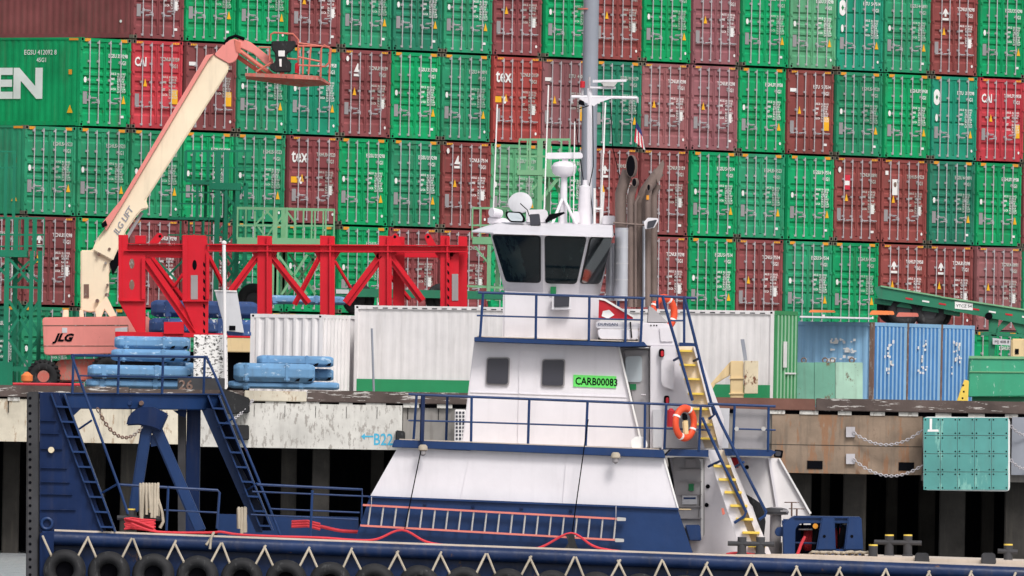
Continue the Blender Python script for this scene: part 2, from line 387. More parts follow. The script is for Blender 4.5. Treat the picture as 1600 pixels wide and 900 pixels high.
# ------------------------------------------------------------------ container stack
TH = math.radians(49.58); PW = 2.5 * 1.02556; TH_H = 2.9
S0 = Vector((-12.3935, 537.41, EYE + 1.5148)); DX = Vector((math.cos(TH), math.sin(TH), 0))
CW, CL, CH = 2.438, 12.19, 2.86
def corr(b, o, ux, up, nrm, length, height, pitch=0.278, depth=0.036, st=.23):
    """vertical-ribbed sheet starting at o along ux, out along nrm"""
    o, ux, up, nrm = map(Vector, (o, ux, up, nrm)); xs = []; n = int(length / pitch)
    p = length / n
    for i in range(n):
        x = i * p; xs += [(x, 0), (x + p * (.5 - st), 0), (x + p * .5, 1), (x + p * (1 - st), 1)]
    xs.append((length, 0)); vs = []
    for x, d in xs: q = o + ux * x + nrm * (d * depth); vs += [q, q + up * height]
    b.add(vs, [(2 * i, 2 * i + 2, 2 * i + 3, 2 * i + 1) for i in range(len(xs) - 1)])
X, Yv, Z = Vector((1, 0, 0)), Vector((0, 1, 0)), Vector((0, 0, 1))
def body_mesh():
    b = MB(); e = 0.09
    for x in (0, CW - e): b.aabox(x, 0, 0.12, x + e, 0.12, CH - 0.12); b.aabox(x, CL - .12, 0.12, x + e, CL, CH - 0.12)
    b.aabox(e, 0.0, CH - 0.13, CW - e, 0.1, CH - 0.02); b.aabox(0.18, 0.0, 0.02, CW - 0.18, 0.12, 0.15)
    b.aabox(0.0, .18, CH - .08, .06, CL - .18, CH - .01); b.aabox(CW - .06, .18, CH - .08, CW, CL - .18, CH - .01)
    b.aabox(0.0, .18, .02, .06, CL - .18, .16); b.aabox(CW - .06, .18, .02, CW, CL - .18, .16)
    corr(b, (0.03, .12, .16), Yv, Z, -X, CL - .24, CH - .24, depth=.012); corr(b, (CW - 0.055, .12, .16), Yv, Z, X, CL - .24, CH - .24)
    b.aabox(0.06, .1, CH - .05, CW - .06, CL - .02, CH - .03); b.aabox(0.06, CL - .06, .15, CW - .06, CL - .03, CH - .06)
    b.aabox(.06, .2, .1, CW - .06, CL - .1, .14)
    return b.mesh('body', 'container_paint')
def casting_mesh(): return MB().aabox(0, 0, 0, .178, .178, .118).mesh('corner_casting', 'casting')
def hole_mesh():
    b = MB()
    b.aabox(.045, -.004, .02, .13, .001, .1)
    return b.mesh('casting_hole', 'black')
def door_mesh(side, style):
    b = MB(); x0 = .1 if side == 0 else CW / 2 + .012; x1 = CW / 2 - .012 if side == 0 else CW - .1
    z0, z1 = .17, CH - .15; H = z1 - z0
    zs = [(0, 0)]
    if style == 0: gro = [(.10, .045, 1), (.355, .035, 1), (.455, .035, 1), (.555, .035, 1), (.64, .02, 1), (.87, .045, 1)]
    elif style == 1: gro = [(.30, .018, 1), (.57, .018, 1), (.85, .018, 1)]
    else: gro = [(.12, .05, 1), (.38, .04, 1), (.50, .04, 1), (.62, .04, 1), (.86, .05, 1)]
    gro = sorted([(1 - g_[0], g_[1]) for g_ in gro]); prof = [(0, 0)]
    for c, h in gro: prof += [(c - h, 0), (c - h * .45, 1), (c + h * .45, 1), (c + h, 0)]
    prof.append((1, 0)); dp = 0.05; vs = []
    xi0, xi1 = x0 + .05, x1 - .05
    for c, d in prof: vs += [(xi0, .035 + d * dp, z0 + c * H), (xi1, .035 + d * dp, z0 + c * H)]
    b.add(vs, [(2 * i, 2 * i + 1, 2 * i + 3, 2 * i + 2) for i in range(len(prof) - 1)])
    b.aabox(x0, .015, z0, xi0, .10, z1); b.aabox(xi1, .015, z0, x1, .10, z1)
    b.aabox(xi0, .025, z0 - .02, xi1, .10, z0 + .02); b.aabox(xi0, .025, z1 - .02, xi1, .10, z1 + .01)
    xe = .0 if side == 0 else CW - .11                      # hinges
    for k in (.08, .36, .64, .92): b.aabox(xe + .01, -.03, z0 + k * H - .04, xe + .1, .02, z0 + k * H + .04)
    return b.mesh('door', 'container_paint')
RODX = [(.42, .86), (1.42, 1.92)]
def rod_mesh(x, hz, dirn):
    b = MB(); z0, z1 = .10, CH - .08
    b.tube([(x, -.035, z0), (x, -.035, z1)], .019, 8)
    for z in (.13, .85, 1.5, 2.1, CH - .16): b.aabox(x - .045, -.03, z - .035, x + .045, .03, z + .035)
    xe = x + dirn * .33                                     # locking handle
    b.tube([(x, -.05, hz), (xe, -.055, hz - .01)], .017, 6)
    b.aabox(min(xe, x + dirn * .12) - .0, -.045, hz - .045, max(xe, x + dirn * .12) - .05, -.02, hz - .02)
    b.aabox(x - .035, -.06, hz - .05, x + .035, -.02, hz + .06)
    return b.mesh('lock_rod', 'galvanised', smooth=False)
def codes_mesh(style, seed):
    rnd = random.Random(seed); b = MB()
    pre = {0: 'EGSU', 1: 'EITU', 2: 'TCNU'}[style] if seed % 3 else {0: 'EGHU', 1: 'EISU', 2: 'TRHU'}[style]
    num = ' %06d %d' % (rnd.randint(300000, 989999), rnd.randint(0, 9))
    F = (0, -1, 0)
    def tx(s, x, z, h, off=.012): b.text(s, (x, .026 if False else .012, z), (1, 0, 0), (0, 0, 1), h, off, ext=.002)
    zt = CH * (.80 if style < 2 else .79)
    tx(pre, 1.36, zt - .05, .17, .02); tx(num[1:7], 1.80, zt - .05, .165, .02); tx('45G1', 1.86, zt - .27, .17, .02)
    z = zt - .60
    for a, c in (('MAX.GR.', '30,480 KG'), ('', '67,200 LB'), ('TARE', '3,900 KG'), ('', '8,600 LB'), ('NET', '26,580 KG'), ('', '58,600 LB'), ('CU.CAP.', '76.2 CU.M'), ('', '2,694 CU.F')):
        if a: tx(a[:5], 1.44, z, .10, .03)
        tx(c, 1.80, z, .09, .02); z -= .082 if style < 2 else (.085 if len(c) % 2 else .12)
    return b.mesh('marking', 'marking_faded' if seed % 2 else 'marking', recalc=False)
def flat(pts, y=.011, name='sign', m='marking'):
    b = MB(); b.prism([(x, y, z) for x, z in pts], (0, .004, 0)); return b.mesh(name, m)
def disc(cx, cz, rx, rz, n=20): return [(cx + rx * math.cos(2 * PI * k / n), cz + rz * math.sin(2 * PI * k / n)) for k in range(n)]
def marks(kind):
    """list of (name, mesh) for the left door"""
    o = []
    if kind == 'tex': b = MB(); b.text('tex', (.12, .010, 2.0), X, Z, .62, .018, ext=.002, sx=.95); b.aabox(.20, .006, 2.0, .3, .01, 2.03); o.append(('lettering', b.mesh('lettering', 'marking', recalc=False))); o.append(('sticker', flat([(.1, 1.32), (.42, 1.32), (.42, 1.52), (.1, 1.52)], m='warn'))); o.append(('emblem', flat(disc(.6, 1.4, .08, .12))))
    if kind == 'cai': b = MB(); b.text('CAI', (.12, .010, 2.02), X, Z, .4, .03, ext=.002, sx=.9); o.append(('lettering', b.mesh('lettering', 'marking', recalc=False)))
    if kind == 'band': o.append(('sticker', flat([(.14, 2.1), (.52, 2.1), (.52, 2.22), (.14, 2.22)])))
    if kind == 'ring': o.append(('emblem', flat(disc(.27, 2.12, .2, .27)))); o.append(('emblem_star', flat([(.27, 2.02), (.34, 2.12), (.27, 2.22), (.2, 2.12)], .008, m='sign_green'))); o.append(('emblem_small', flat(disc(.27, 1.42, .07, .13))))
    if kind == 'tree':
        b = MB(); b.prism([(x, .009, z) for x, z in ((.56, 2.05), (.64, 2.2), (.72, 2.27), (.8, 2.2), (.88, 2.05), (.77, 2.1), (.77, 1.99), (.67, 1.99), (.67, 2.1))], (0, .004, 0)); b.aabox(.56, .009, 1.86, .9, .013, 1.94)
        o.append(('emblem', b.mesh('emblem', 'marking')))
    if kind == 'tri':
        b = MB(); b.prism([(x, .009, z) for x, z in ((.6, 2.12), (.78, 2.4), (.82, 2.4), (.82, 2.2), (.9, 2.2), (.9, 2.12))], (0, .004, 0)); b.aabox(.6, .009, 1.98, .92, .013, 2.06)
        b.prism([(x, .009, z) for x, z in disc(.28, 2.55, .07, .09, 10)], (0, .004, 0))
        o.append(('emblem', b.mesh('emblem', 'marking')))
    if kind == 'pinksign': o.append(('poster', flat([(.5, 1.75), (.84, 1.75), (.84, 2.25), (.5, 2.25)], m='flag_red'))); o.append(('poster_text', flat([(.55, 1.9), (.8, 1.9), (.8, 2.05), (.55, 2.05)], .007))); o.append(('emblem_small', flat(disc(.27, 2.42, .08, .1))))
    if kind == 'whitesign': o.append(('poster', flat([(.58, 1.62), (.88, 1.62), (.88, 2.16), (.58, 2.16)]))); o.append(('poster_text', flat(disc(.73, 1.98, .08, .09, 12), .007, m='rust_post'))); o.append(('emblem_small', flat([(.2, 2.3), (.36, 2.3), (.36, 2.44), (.2, 2.44)])))
    return o
BODY, CAST, HOLE = body_mesh(), casting_mesh(), hole_mesh()
CASTP = CAST.copy(); CASTP.materials[0] = MATS['container_paint']
DOOR = {(s, k): door_mesh(s, k) for s in (0, 1) for k in (0, 1, 2)}
RODS = [[rod_mesh(.42, .93, 1), rod_mesh(.86, .78, -1)], [rod_mesh(1.42, .78, 1), rod_mesh(1.92, .93, -1)]]
RODS2 = [[rod_mesh(.46, .72, -1), rod_mesh(.90, .72, -1)], [rod_mesh(1.42, .72, 1), rod_mesh(1.88, .72, 1)]]
CODES = {(k, s): codes_mesh(k, s) for k in (0, 1, 2) for s in range(6)}
MARKS = {k: marks(k) for k in ('tex', 'cai', 'band', 'ring', 'tree', 'tri', 'pinksign', 'whitesign', '')}
PLATE = flat([(.16, .72), (.36, .72), (.36, 1.12), (.16, 1.12)], name='data_plate', m='plate')
TRI_G = flat([(2.03, .76), (2.22, .76), (2.125, 1.02)], name='warning_triangle', m='warn')
TRI_M = flat([(.56, 1.36), (.74, 1.36), (.65, 1.62)], name='warning_triangle', m='warn')
DEC_G = MB().aabox(.2, -.006, CH - .125, .48, -.002, CH - .03).aabox(CW - .5, -.006, CH - .125, CW - .2, -.002, CH - .03).mesh('corner_decal', 'orange_decal')
_b = MB()
for xo in (.2, CW - .48):
    for k in range(4): _b.prism([(xo + k * .08, -.006, CH - .11), (xo + k * .08 + .045, -.006, CH - .11), (xo + k * .08 + .065, -.006, CH - .05), (xo + k * .08 + .02, -.006, CH - .05)], (0, .004, 0))
DEC_M = _b.mesh('corner_decal', 'warn')
STK = {'dot': flat(disc(2.2, .32, .05, .05, 10), name='sticker'), 'dotl': flat([(1.98, .3), (2.14, .3), (2.14, .38), (1.98, .38)], name='sticker'),
       'box': flat([(1.98, .95), (2.14, .95), (2.14, 1.25), (1.98, 1.25)], name='sticker'),
       'ybox': flat([(1.96, .82), (2.24, .82), (2.24, 1.28), (1.96, 1.28)], name='caution_sticker', m='warn'),
       'oval': flat(disc(.26, 1.5, .07, .10, 8), name='emblem')}
PAL = {'G': (22, 156, 98, 'bright green'), 'H': (48, 146, 106, 'green'), 'F': (98, 166, 124, 'pale green'), 'D': (44, 124, 98, 'dark green'),
       'E': (36, 144, 114, 'teal green'), 'M': (138, 76, 78, 'maroon'), 'B': (142, 75, 73, 'brown'), 'R': (190, 66, 76, 'red'), 'X': (170, 76, 72, 'brick red'), 'P': (150, 98, 102, 'dull maroon')}  # F and P are dulled partly to imitate heat haze above the exhausts
TIERS = {5: (0, 'M G G M H D H M G B G P G F Ering H Btree G H'),
         4: (-1, 'G Rcai Mband H E Mtri G H Xtex Pband D P P G Bband H G Ering Rcai G'),
         3: (-2, 'H H H G H Mtex G H Btri F G Btree M G H G Bpinksign Bwhitesign D G M'),
         2: (-3, 'M Mtree G M M H G G M M G G M M G M H G Btree Btree P H'),
         1: (-3, 'D H D G H G H G H G H G H M H G H G H H G H')}
TNAME = {5: 'top tier', 4: 'second tier down', 3: 'middle tier', 2: 'fourth tier down', 1: 'bottom tier'}
MNAME = {'tex': ' with white tex lettering', 'cai': ' with white CAI lettering', 'band': ' with a white strip sticker', 'ring': ' with a round white emblem', 'tree': ' with a white tree emblem', 'tri': ' with a small white logo',
         'pinksign': ' with a red poster', 'whitesign': ' with a white poster', '': ''}
ORD = 'first second third fourth fifth sixth seventh eighth ninth tenth eleventh twelfth thirteenth fourteenth fifteenth sixteenth seventeenth eighteenth nineteenth twentieth twenty-first twenty-second'.split()
def child(name, me, par, col=None):
    o = bpy.data.objects.new(name, me); COL.objects.link(o); o.parent = par
    if col: o.color = col
    return o
rc = random.Random(3)
for tier, (c0, row) in TIERS.items():
    for n, code in enumerate(row.split()):
        kind, mk = code[0], code[1:]; r_, g_, b_, cn = PAL[kind]
        k = rc.uniform(.90, 1.07); jit = [rc.uniform(.97, 1.03) for _ in range(3)]
        col = (*[min(1, c * k * j) for c, j in zip(lin(r_, g_, b_), jit)], 1)
        green = kind in 'GHFDE'; style = (1 if mk == 'ring' or kind == 'E' else 0) if green else (1 if mk == 'band' else 2)
        lab = f'{cn} container{MNAME[mk]}, {TNAME[tier]}, {ORD[n]} from the left end'
        if tier == 4 and n == 0: lab = 'bright green container with EN lettering on its long side, second tier down, leftmost'
        t = thing('shipping_container', S0 + DX * (PW * (c0 + n) + .06) + Vector((0, 0, TH_H * (tier - 1))) + Vector((-math.sin(TH), math.cos(TH), 0)) * rc.uniform(-.04, .06), lab, 'container', 'shipping containers in the high stack')
        t.rotation_euler = (0, 0, TH)
        child('body', BODY, t, col)
        for x in (-.004, CW - .174):
            for z in (0, CH - .118):
                ca = child('corner_casting', CAST if (n + tier + (x > 1)) % 2 else CASTP, t, col); ca.location = (x, -.006, z); child('casting_hole', HOLE, ca)
        rods = RODS if green or rc.random() < .35 else RODS2
        for s in (0, 1):
            d = child('door', DOOR[(s, style)], t, col)
            for me in rods[s]: child('lock_rod', me, d)
            if s == 1:
                child('marking', CODES[(style, rc.randrange(6))], d)
                child('sticker', STK[rc.choice(['dot', 'dotl'])], d)
                if green: child('warning_triangle', TRI_G, d)
                else: child('sticker', STK['ybox' if mk in ('cai', 'band') else 'box'], d)
            else:
                child('data_plate', PLATE, d)
                if not green: child('warning_triangle', TRI_M, d)
                elif mk != 'ring': child('emblem', STK['oval'], d)
                for nm, me in MARKS[mk]: child(nm, me, d)
        child('corner_decal', DEC_G if green else DEC_M, t)
        if tier == 4 and n == 0:
            b = MB(); b.text('EVERGREEN', (-.004, 0, .93), -Yv, Z, 1.3, .045, ext=.0, sx=1.35); dy = 1.62 - min(v.y for v in b.v); b.v = [v + Vector((0, dy, 0)) for v in b.v]; child('lettering', b.mesh('lettering', 'marking', recalc=False), t)
            b = MB(); b.text('EGSU 412092 8', (-.004, 2.45, 2.30), -Yv, Z, .22, .01, ext=0); b.text('45G1', (-.004, 1.9, 2.06), -Yv, Z, .2, .01, ext=0); child('marking', b.mesh('marking', 'marking', recalc=False), t)
        if (tier, n) in ((4, 0), (3, 0)):
            b = MB(); b.prism([(-.006, .55, .42), (-.006, .3, .42), (-.006, .42, .68)], (.004, 0, 0)); child('warning_triangle', b.mesh('warning_triangle', 'warn'), t)
            b = MB(); b.aabox(-.006, .36, 1.66, -.002, .50, 1.82); child('sticker', b.mesh('sticker', 'orange_decal'), t)
            b = MB(); b.aabox(-.006, .1, 2.76, .0, .5, 2.83); child('corner_decal', b.mesh('corner_decal', 'orange_decal'), t)
        if tier == 5 and n == 0:
            b = MB(); b.aabox(-.006, .5, 2.05, -.002, .9, 2.28); child('sticker', b.mesh('sticker', 'warn'), t)
            b = MB(); b.lathe((-.004, .55, .55), (-1, 0, 0), [(0, .05), (.003, .05)], 10); child('sticker', b.mesh('sticker', 'marking'), t)

# ------------------------------------------------------------------ yard containers on the quay
def yard(name, corner, ang, length, width, height, side_m, end_m, label, stripe=None, post_m=None, pitch=0.278, group=None, logo=None, shallow=0.03):
    t = thing(name, corner, label, 'container', group)
    u = Vector((math.cos(ang), math.sin(ang), 0)); l = Vector((-math.sin(ang), math.cos(ang), 0)); O = Vector(corner); pm = post_m or side_m
    b = MB()
    b.box(O, u * .1, l * .12, Z * height)
    for a, c in ((width - .1, 0), (0, length - .12), (width - .1, length - .12)): b.box(O + u * a + l * c, u * .1, l * .12, Z * height)
    for z in (0, height - .11):
        b.box(O + Z * z + u * .1, u * (width - .2), l * .08, Z * .11)
        b.box(O + Z * z + l * .12, u * .06, l * (length - .24), Z * .11)
        b.box(O + Z * z + l * .12 + u * (width - .06), u * .06, l * (length - .24), Z * .11)
    b.box(O + Z * (height - .1) + l * .12 + u * .06, u * (width - .12), l * (length - .24), Z * .06)
    b.box(O + l * (length - .1) + u * .1 + Z * .11, u * (width - .2), l * .05, Z * (height - .22))
    b.bld('frame', pm, t)
    b = MB(); corr(b, O + u * .055 + l * .12 + Z * .11, l, Z, -u, length - .24, height - .22, pitch, shallow); b.bld('side_wall', side_m, t)
    b = MB(); corr(b, O + l * .055 + u * .1 + Z * .11, u, Z, -l, width - .2, height - .22, .27, .075, .09); b.bld('end_wall', end_m, t)
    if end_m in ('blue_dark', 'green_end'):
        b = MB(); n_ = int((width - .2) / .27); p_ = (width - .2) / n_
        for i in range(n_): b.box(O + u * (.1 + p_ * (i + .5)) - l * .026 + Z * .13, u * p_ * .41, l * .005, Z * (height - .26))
        b.bld('rib_light', 'blue_rib_lit' if end_m == 'blue_dark' else 'green_rib_lit', t)  # rib light and shade painted as pale strips over a darker wall
    for a, c in ((0, 0), (0, length - .18), (width - .178, 0)):
        for z in (0, height - .118):
            b = MB(); b.box(O + u * (a - .004) + l * (c - .004) + Z * z, u * .186, l * .186, Z * .12); o = b.bld('corner_casting', pm, t)
            b = MB(); b.box(O + u * (a - .007) + l * (c + .06) + Z * (z + .03), u * .003, l * .07, Z * .06); b.bld('casting_hole', 'black', o)
    if stripe:
        b = MB(); b.box(O - u * .004 + l * .1 + Z * .1, u * .003, l * (length - .2), Z * .55); b.bld('painted_stripe', stripe, t)
    return t, O, u, l
A69 = math.radians(68); A64 = math.radians(63)
def gp(px, Y): v = W(px, 600, Y); v.z = GZ; return v
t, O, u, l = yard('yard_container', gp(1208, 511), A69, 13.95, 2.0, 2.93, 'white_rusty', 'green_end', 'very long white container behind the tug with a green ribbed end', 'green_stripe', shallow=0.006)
b = MB(); b.box(O - l * .06 + u * .9 + Z * 1.0, u * .9, l * .03, Z * .05); b.box(O - l * .07 + u * .75 + Z * 1.2, u * .22, l * .04, Z * .8); b.bld('door_latch', 'white_rusty', t); b = MB(); b.box(O - l * .012 - u * .0, u * .1, l * .01, Z * 2.93); b.box(O - l * .012 + u * 1.9, u * .11, l * .1, Z * 2.93); b.box(O - l * .012 + u * .1 + Z * 2.82, u * 1.8, l * .01, Z * .12); b.bld('end_frame', 'green_end', t)
b = MB()
for k in range(40): b.box(O - u * .008 + l * (.3 + k * .33) + Z * 2.84, u * .003, l * .17, Z * .03)
b.bld('vent_slot', 'glass_grey', t)
t, O, u, l = yard('yard_container', gp(503, 514), A69, 2.43, 2.2, 2.60, 'white_rusty', 'white_rusty', 'short white ribbed container behind the blue beams right of the red truss', shallow=.05)
t, O, u, l = yard('yard_container', gp(590, 517.2), A69, 1.9, 1.0, 2.62, 'white_rusty', 'white_rusty', 'white container glimpsed between the short ribbed one and the very long one', shallow=.03)
PATCH = [[(0, 0), (.3, .05), (.25, .2), (.05, .15)], [(.1, -.4), (.5, -.35), (.4, -.1), (.15, -.15)]]
for k in range(3):
    c = gp(1363, 519.5) + Vector((math.cos(A64), math.sin(A64), 0)) * (2.47 * k); c.z = GZ
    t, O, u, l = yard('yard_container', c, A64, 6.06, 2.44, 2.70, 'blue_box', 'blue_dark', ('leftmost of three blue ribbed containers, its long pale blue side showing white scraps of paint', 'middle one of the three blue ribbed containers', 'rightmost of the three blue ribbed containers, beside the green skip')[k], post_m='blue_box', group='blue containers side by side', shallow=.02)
    b = MB(); b.box(O - l * .012 - u * .01, u * .11, l * .02, Z * 2.7); b.box(O - u * .012, u * .012, l * .12, Z * 2.7); b.bld('rusty_corner_post', 'rust_post', t)
    b = MB(); r_ = random.Random(k)
    for q in range(17):
        yy = r_.uniform(1.1, 2.15); xx = .95 + (yy - 1.1) * .0 + r_.uniform(-.25, .4)
        b.box(O - l * .032 + u * xx + Z * yy, u * r_.uniform(.04, .16), l * .003, Z * r_.uniform(.03, .12))
    b.bld('flaking_logo', 'marking', t)
    if k == 0:
        b = MB(); r_ = random.Random(9)
        for q in range(34):
            yy = 1.45 + r_.choice((0, .28, .56)) + r_.uniform(0, .13); b.box(O - u * .028 + l * r_.uniform(.55, 1.5) + Z * yy, u * .003, l * r_.uniform(.05, .18), Z * r_.uniform(.03, .10))
        b.bld('flaking_lettering', 'marking', t)
b = MB(); b.pp([(1250, 493.5), (1362, 496), (1362, 498.5), (1250, 496)], 519.2, 521); b.bld('roof_sheet', 'white_paint', None, 'thin pale strip lying along the roof edge of the leftmost blue container', 'sheet')
for x0, y0, x1, y1, Y, m_, lab in ((1358, 485, 1398, 492, 522, 'signal_orange', 'orange lump of gear on the blue container roof under the trailer wheels'), (1400, 488, 1436, 495, 522.5, 'salmon', 'flat pinkish plate on the blue container roof'), (1263, 484, 1306, 488, 524, 'signal_orange', 'thin orange bar lying across the roof of the leftmost blue container')):
    b = MB(); b.pp(rpoly([(x0, y1), (x0 + 4, y0), (x1 - 2, y0 + 1), (x1, y1)], 2), Y, Y + .6)
    b.bld('gear', m_, None, lab, 'gear', bevel=.02)

# ------------------------------------------------------------------ boom lift
bl = thing('boom_lift', gp(140, 526), 'faded pink and cream telescopic boom lift with JLG lettering on its counterweight', 'boom lift')
LY = 526.0
b = MB(); b.pp(rpoly([(66, 496), (232, 494), (240, 552), (69, 555)], 5), LY, LY + 2.2); cw = b.bld('counterweight', 'pink', bl, smooth=False, bevel=.06)
b = MB(); b.pp([(66.5, 508), (200, 507.5), (200, 509), (66.5, 509.3)], LY - .012, LY + .01); b.pp([(66.5, 540), (200, 540), (200, 541), (66.5, 541)], LY - .012, LY + .01); b.pp([(199.5, 508), (200.5, 508), (201, 541), (200, 541)], LY - .012, LY + .01); b.bld('panel_seam', 'rust_post', cw)
b = MB(); b.text('JLG', W(85, 532.5, LY - .02), X, Z,   .33, .05, shear=.35, sx=1.12); b.bld('lettering', 'black', cw)
b = MB(); b.pp([(97, 512), (105, 512), (105, 520), (97, 520)], LY - .015, LY); b.pp([(180, 513), (199, 511), (199, 527), (180, 527)], LY - .015, LY); b.bld('sticker', 'grey_wall', cw)
b = MB(); b.pp([(126, 391), (144, 391), (152, 372), (185, 330), (198, 372), (176, 405), (170, 428), (170, 455), (162, 486), (140, 488), (126, 485)], LY + .85, LY + 1.6); b.bld('turret', 'cream', bl, bevel=.03)
b = MB(); b.pp([(148, 484), (166, 462), (182, 494), (172, 496), (163, 484), (158, 496), (150, 496)], LY + .6, LY + 1.4); b.pp([(124, 484), (130, 484), (131, 496), (124, 496)], LY + .5, LY + .7); b.pp([(99, 484), (107, 484), (107, 496), (98, 496)], LY + .5, LY + .8); b.bld('riser', 'cream', bl, bevel=.02)
b = MB(); b.pp([(131, 444), (139, 444), (139, 465), (131, 465)], LY + .82, LY + .86); 
for x, y, r in ((152, 470, .06), (167, 461, .07), (154, 397, .05), (171, 389, .045), (168, 445, .04), (156, 481, .05), (165, 411, .04)): b.lathe(W(x, y, LY + .66), (0, 1, 0), [(0, r), (.25, r)], 12)
b.bld('pivot_pin', 'rust_post', bl)
b = MB(); b.pp([(146, 392), (330, 85), (357, 97), (357, 110), (343, 133), (228, 312), (232, 326), (222, 328), (213, 338), (196, 362), (176, 408)], LY + .7, LY + 1.25); boom = b.bld('main_boom', 'cream', bl, bevel=.04)
b = MB(); b.pp([(160, 348), (189, 312), (322, 86), (334, 84), (326, 92), (192, 318), (166, 360)], LY + .55, LY + 1.1); b.bld('boom_side_rail', 'pink', bl)
b = MB(); b.text('JLG LIFT', W(184, 368, LY + .685), (W(232, 300, LY) - W(181, 384, LY)), (W(170, 376, LY) - W(181, 384, LY)), .27, .015, shear=.15, sx=1.0); b.bld('lettering', 'pole_blue', boom)
b = MB(); b.pt([(184, 395, LY + 1), (222, 332, LY + 1)], .06); b.bld('lift_cylinder_rod', 'galvanised', bl)
b = MB(); b.pp([(171, 412), (184, 386), (186, 412), (176, 430)], LY + .8, LY + 1.2); b.pp([(158, 350), (165, 344), (168, 352), (160, 356)], LY + .5, LY + 1); b.bld('lift_cylinder', 'black', bl)
b = MB(); b.pp(rpoly([(334, 86), (352, 66), (366, 60), (380, 66), (368, 96), (358, 100)], 4), LY + .65, LY + 1.3); b.bld('boom_head', 'pink', bl, bevel=.03)
b = MB(); b.pt([(350, 70, LY + .7), (357, 60, LY + .7), (368, 56, LY + .7), (382, 61, LY + .7)], .06); b.bld('hose_guard', 'black', bl)
b = MB(); b.pp([(372, 58), (392, 66), (426, 92), (428, 104), (418, 104), (396, 84), (374, 74)], LY + .7, LY + 1.1); b.bld('jib_boom', 'pink', bl, bevel=.02)
b = MB(); b.pt([(374, 79, LY + .75), (431, 121, LY + .75)], .07, 8); b.bld('jib_link', 'salmon', bl)
b = MB(); b.pt([(365, 84, LY + 1.1), (414, 118, LY + 1.1)], .07, 8); b.bld('jib_link', 'salmon', bl)
b = MB(); b.pp([(366, 62), (376, 66), (376, 84), (369, 80)], LY + .62, LY + .8); b.pp([(437, 108), (443, 106), (446, 126), (438, 126)], LY + .4, LY + .6); b.bld('knuckle_plate', 'salmon', bl)
bk = thing('x', (0, 0, 0), None, None) if False else None
b = MB(); b.add([W(383, 114, LY + .3), W(460, 116, LY - .3), W(500, 119, LY + .0), W(516, 130, LY + 1.0), W(470, 134, LY + 1.0), W(385, 119, LY + .9),
               W(383, 119, LY + .3), W(460, 123, LY - .3), W(500, 125, LY + .0), W(516, 133, LY + 1.0), W(470, 136, LY + 1.0), W(385, 124, LY + .9)],
              [(0, 1, 2, 3, 4, 5), (11, 10, 9, 8, 7, 6)] + [(i, (i + 1) % 6, 6 + (i + 1) % 6, 6 + i) for i in range(6)])
pl = b.bld('platform', 'salmon_rusty', bl)
for pts in ([(423, 64), (423, 54), (428, 51), (458, 53), (466, 62), (466, 116)], [(404, 74), (423, 74)], [(466, 67), (516, 74)], [(466, 72), (502, 72)], [(466, 89), (500, 96)], [(446, 91), (466, 93)], [(466, 102), (500, 103)], [(486, 70), (482, 116)], [(501, 120), (502, 76), (507, 70), (516, 76), (514, 98), (508, 104), (500, 104)], [(517, 75), (514, 126)], [(421, 76), (421, 95)], [(400, 112), (424, 98)], [(474, 70), (473, 116)]):
    b = MB(); Yr = LY - .1 if pts[0][0] > 460 else LY + .4; b.pt([(x, y, Yr) for x, y in pts], .03); b.bld('guard_rail', 'salmon', pl)
b = MB(); b.pp([(424, 64), (462, 64), (462, 72), (457, 79), (448, 84), (448, 92), (455, 97), (455, 113), (430, 113), (422, 108), (420, 102), (430, 97), (430, 84), (424, 76)], LY + .3, LY + .7); cc = b.bld('control_console', 'rubber', bl, bevel=.03)
b = MB(); b.pp([(435, 79), (445, 79), (445, 88), (435, 88)], LY + .27, LY + .3); b.pp([(436, 92), (440, 92), (440, 104), (437, 104)], LY + .27, LY + .3); b.bld('console_sticker', 'marking', cc)
b = MB(); b.lathe(W(464, 108, LY + .1), (0, 0, 1), [(-.12, .07), (.15, .07), (.2, .03)], 12); b.bld('fire_extinguisher', 'red', bl)
b = MB(); b.pp([(85, 572), (92, 562), (160, 560), (190, 572), (190, 596), (90, 596)], LY + .4, LY + 1.8); b.bld('chassis', 'salmon_rusty', bl, bevel=.05)
for x, y, Y in ((68, 588, LY + .1), (168, 580, LY + .1), (90, 590, LY + 2.0)):
    c = W(x, y, Y); ty = MB(); ty.ring(c, (0, 1, 0), .34, .19, 28, 10, .9)
    for k in range(22): a = 2 * PI * k / 22; ty.box(c + Vector((math.cos(a) * .46, -.18, math.sin(a) * .46)), Vector((math.cos(a), 0, math.sin(a))) * .09, (0, .36, 0), Vector((-math.sin(a), 0, math.cos(a))) * .06)
    w_ = ty.bld('wheel', 'rubber', bl, smooth=True); b = MB(); b.lathe(c, (0, 1, 0), [(-.1, .08), (-.1, .2), (.1, .2)], 18); b.bld('rim', 'salmon_rusty', w_)

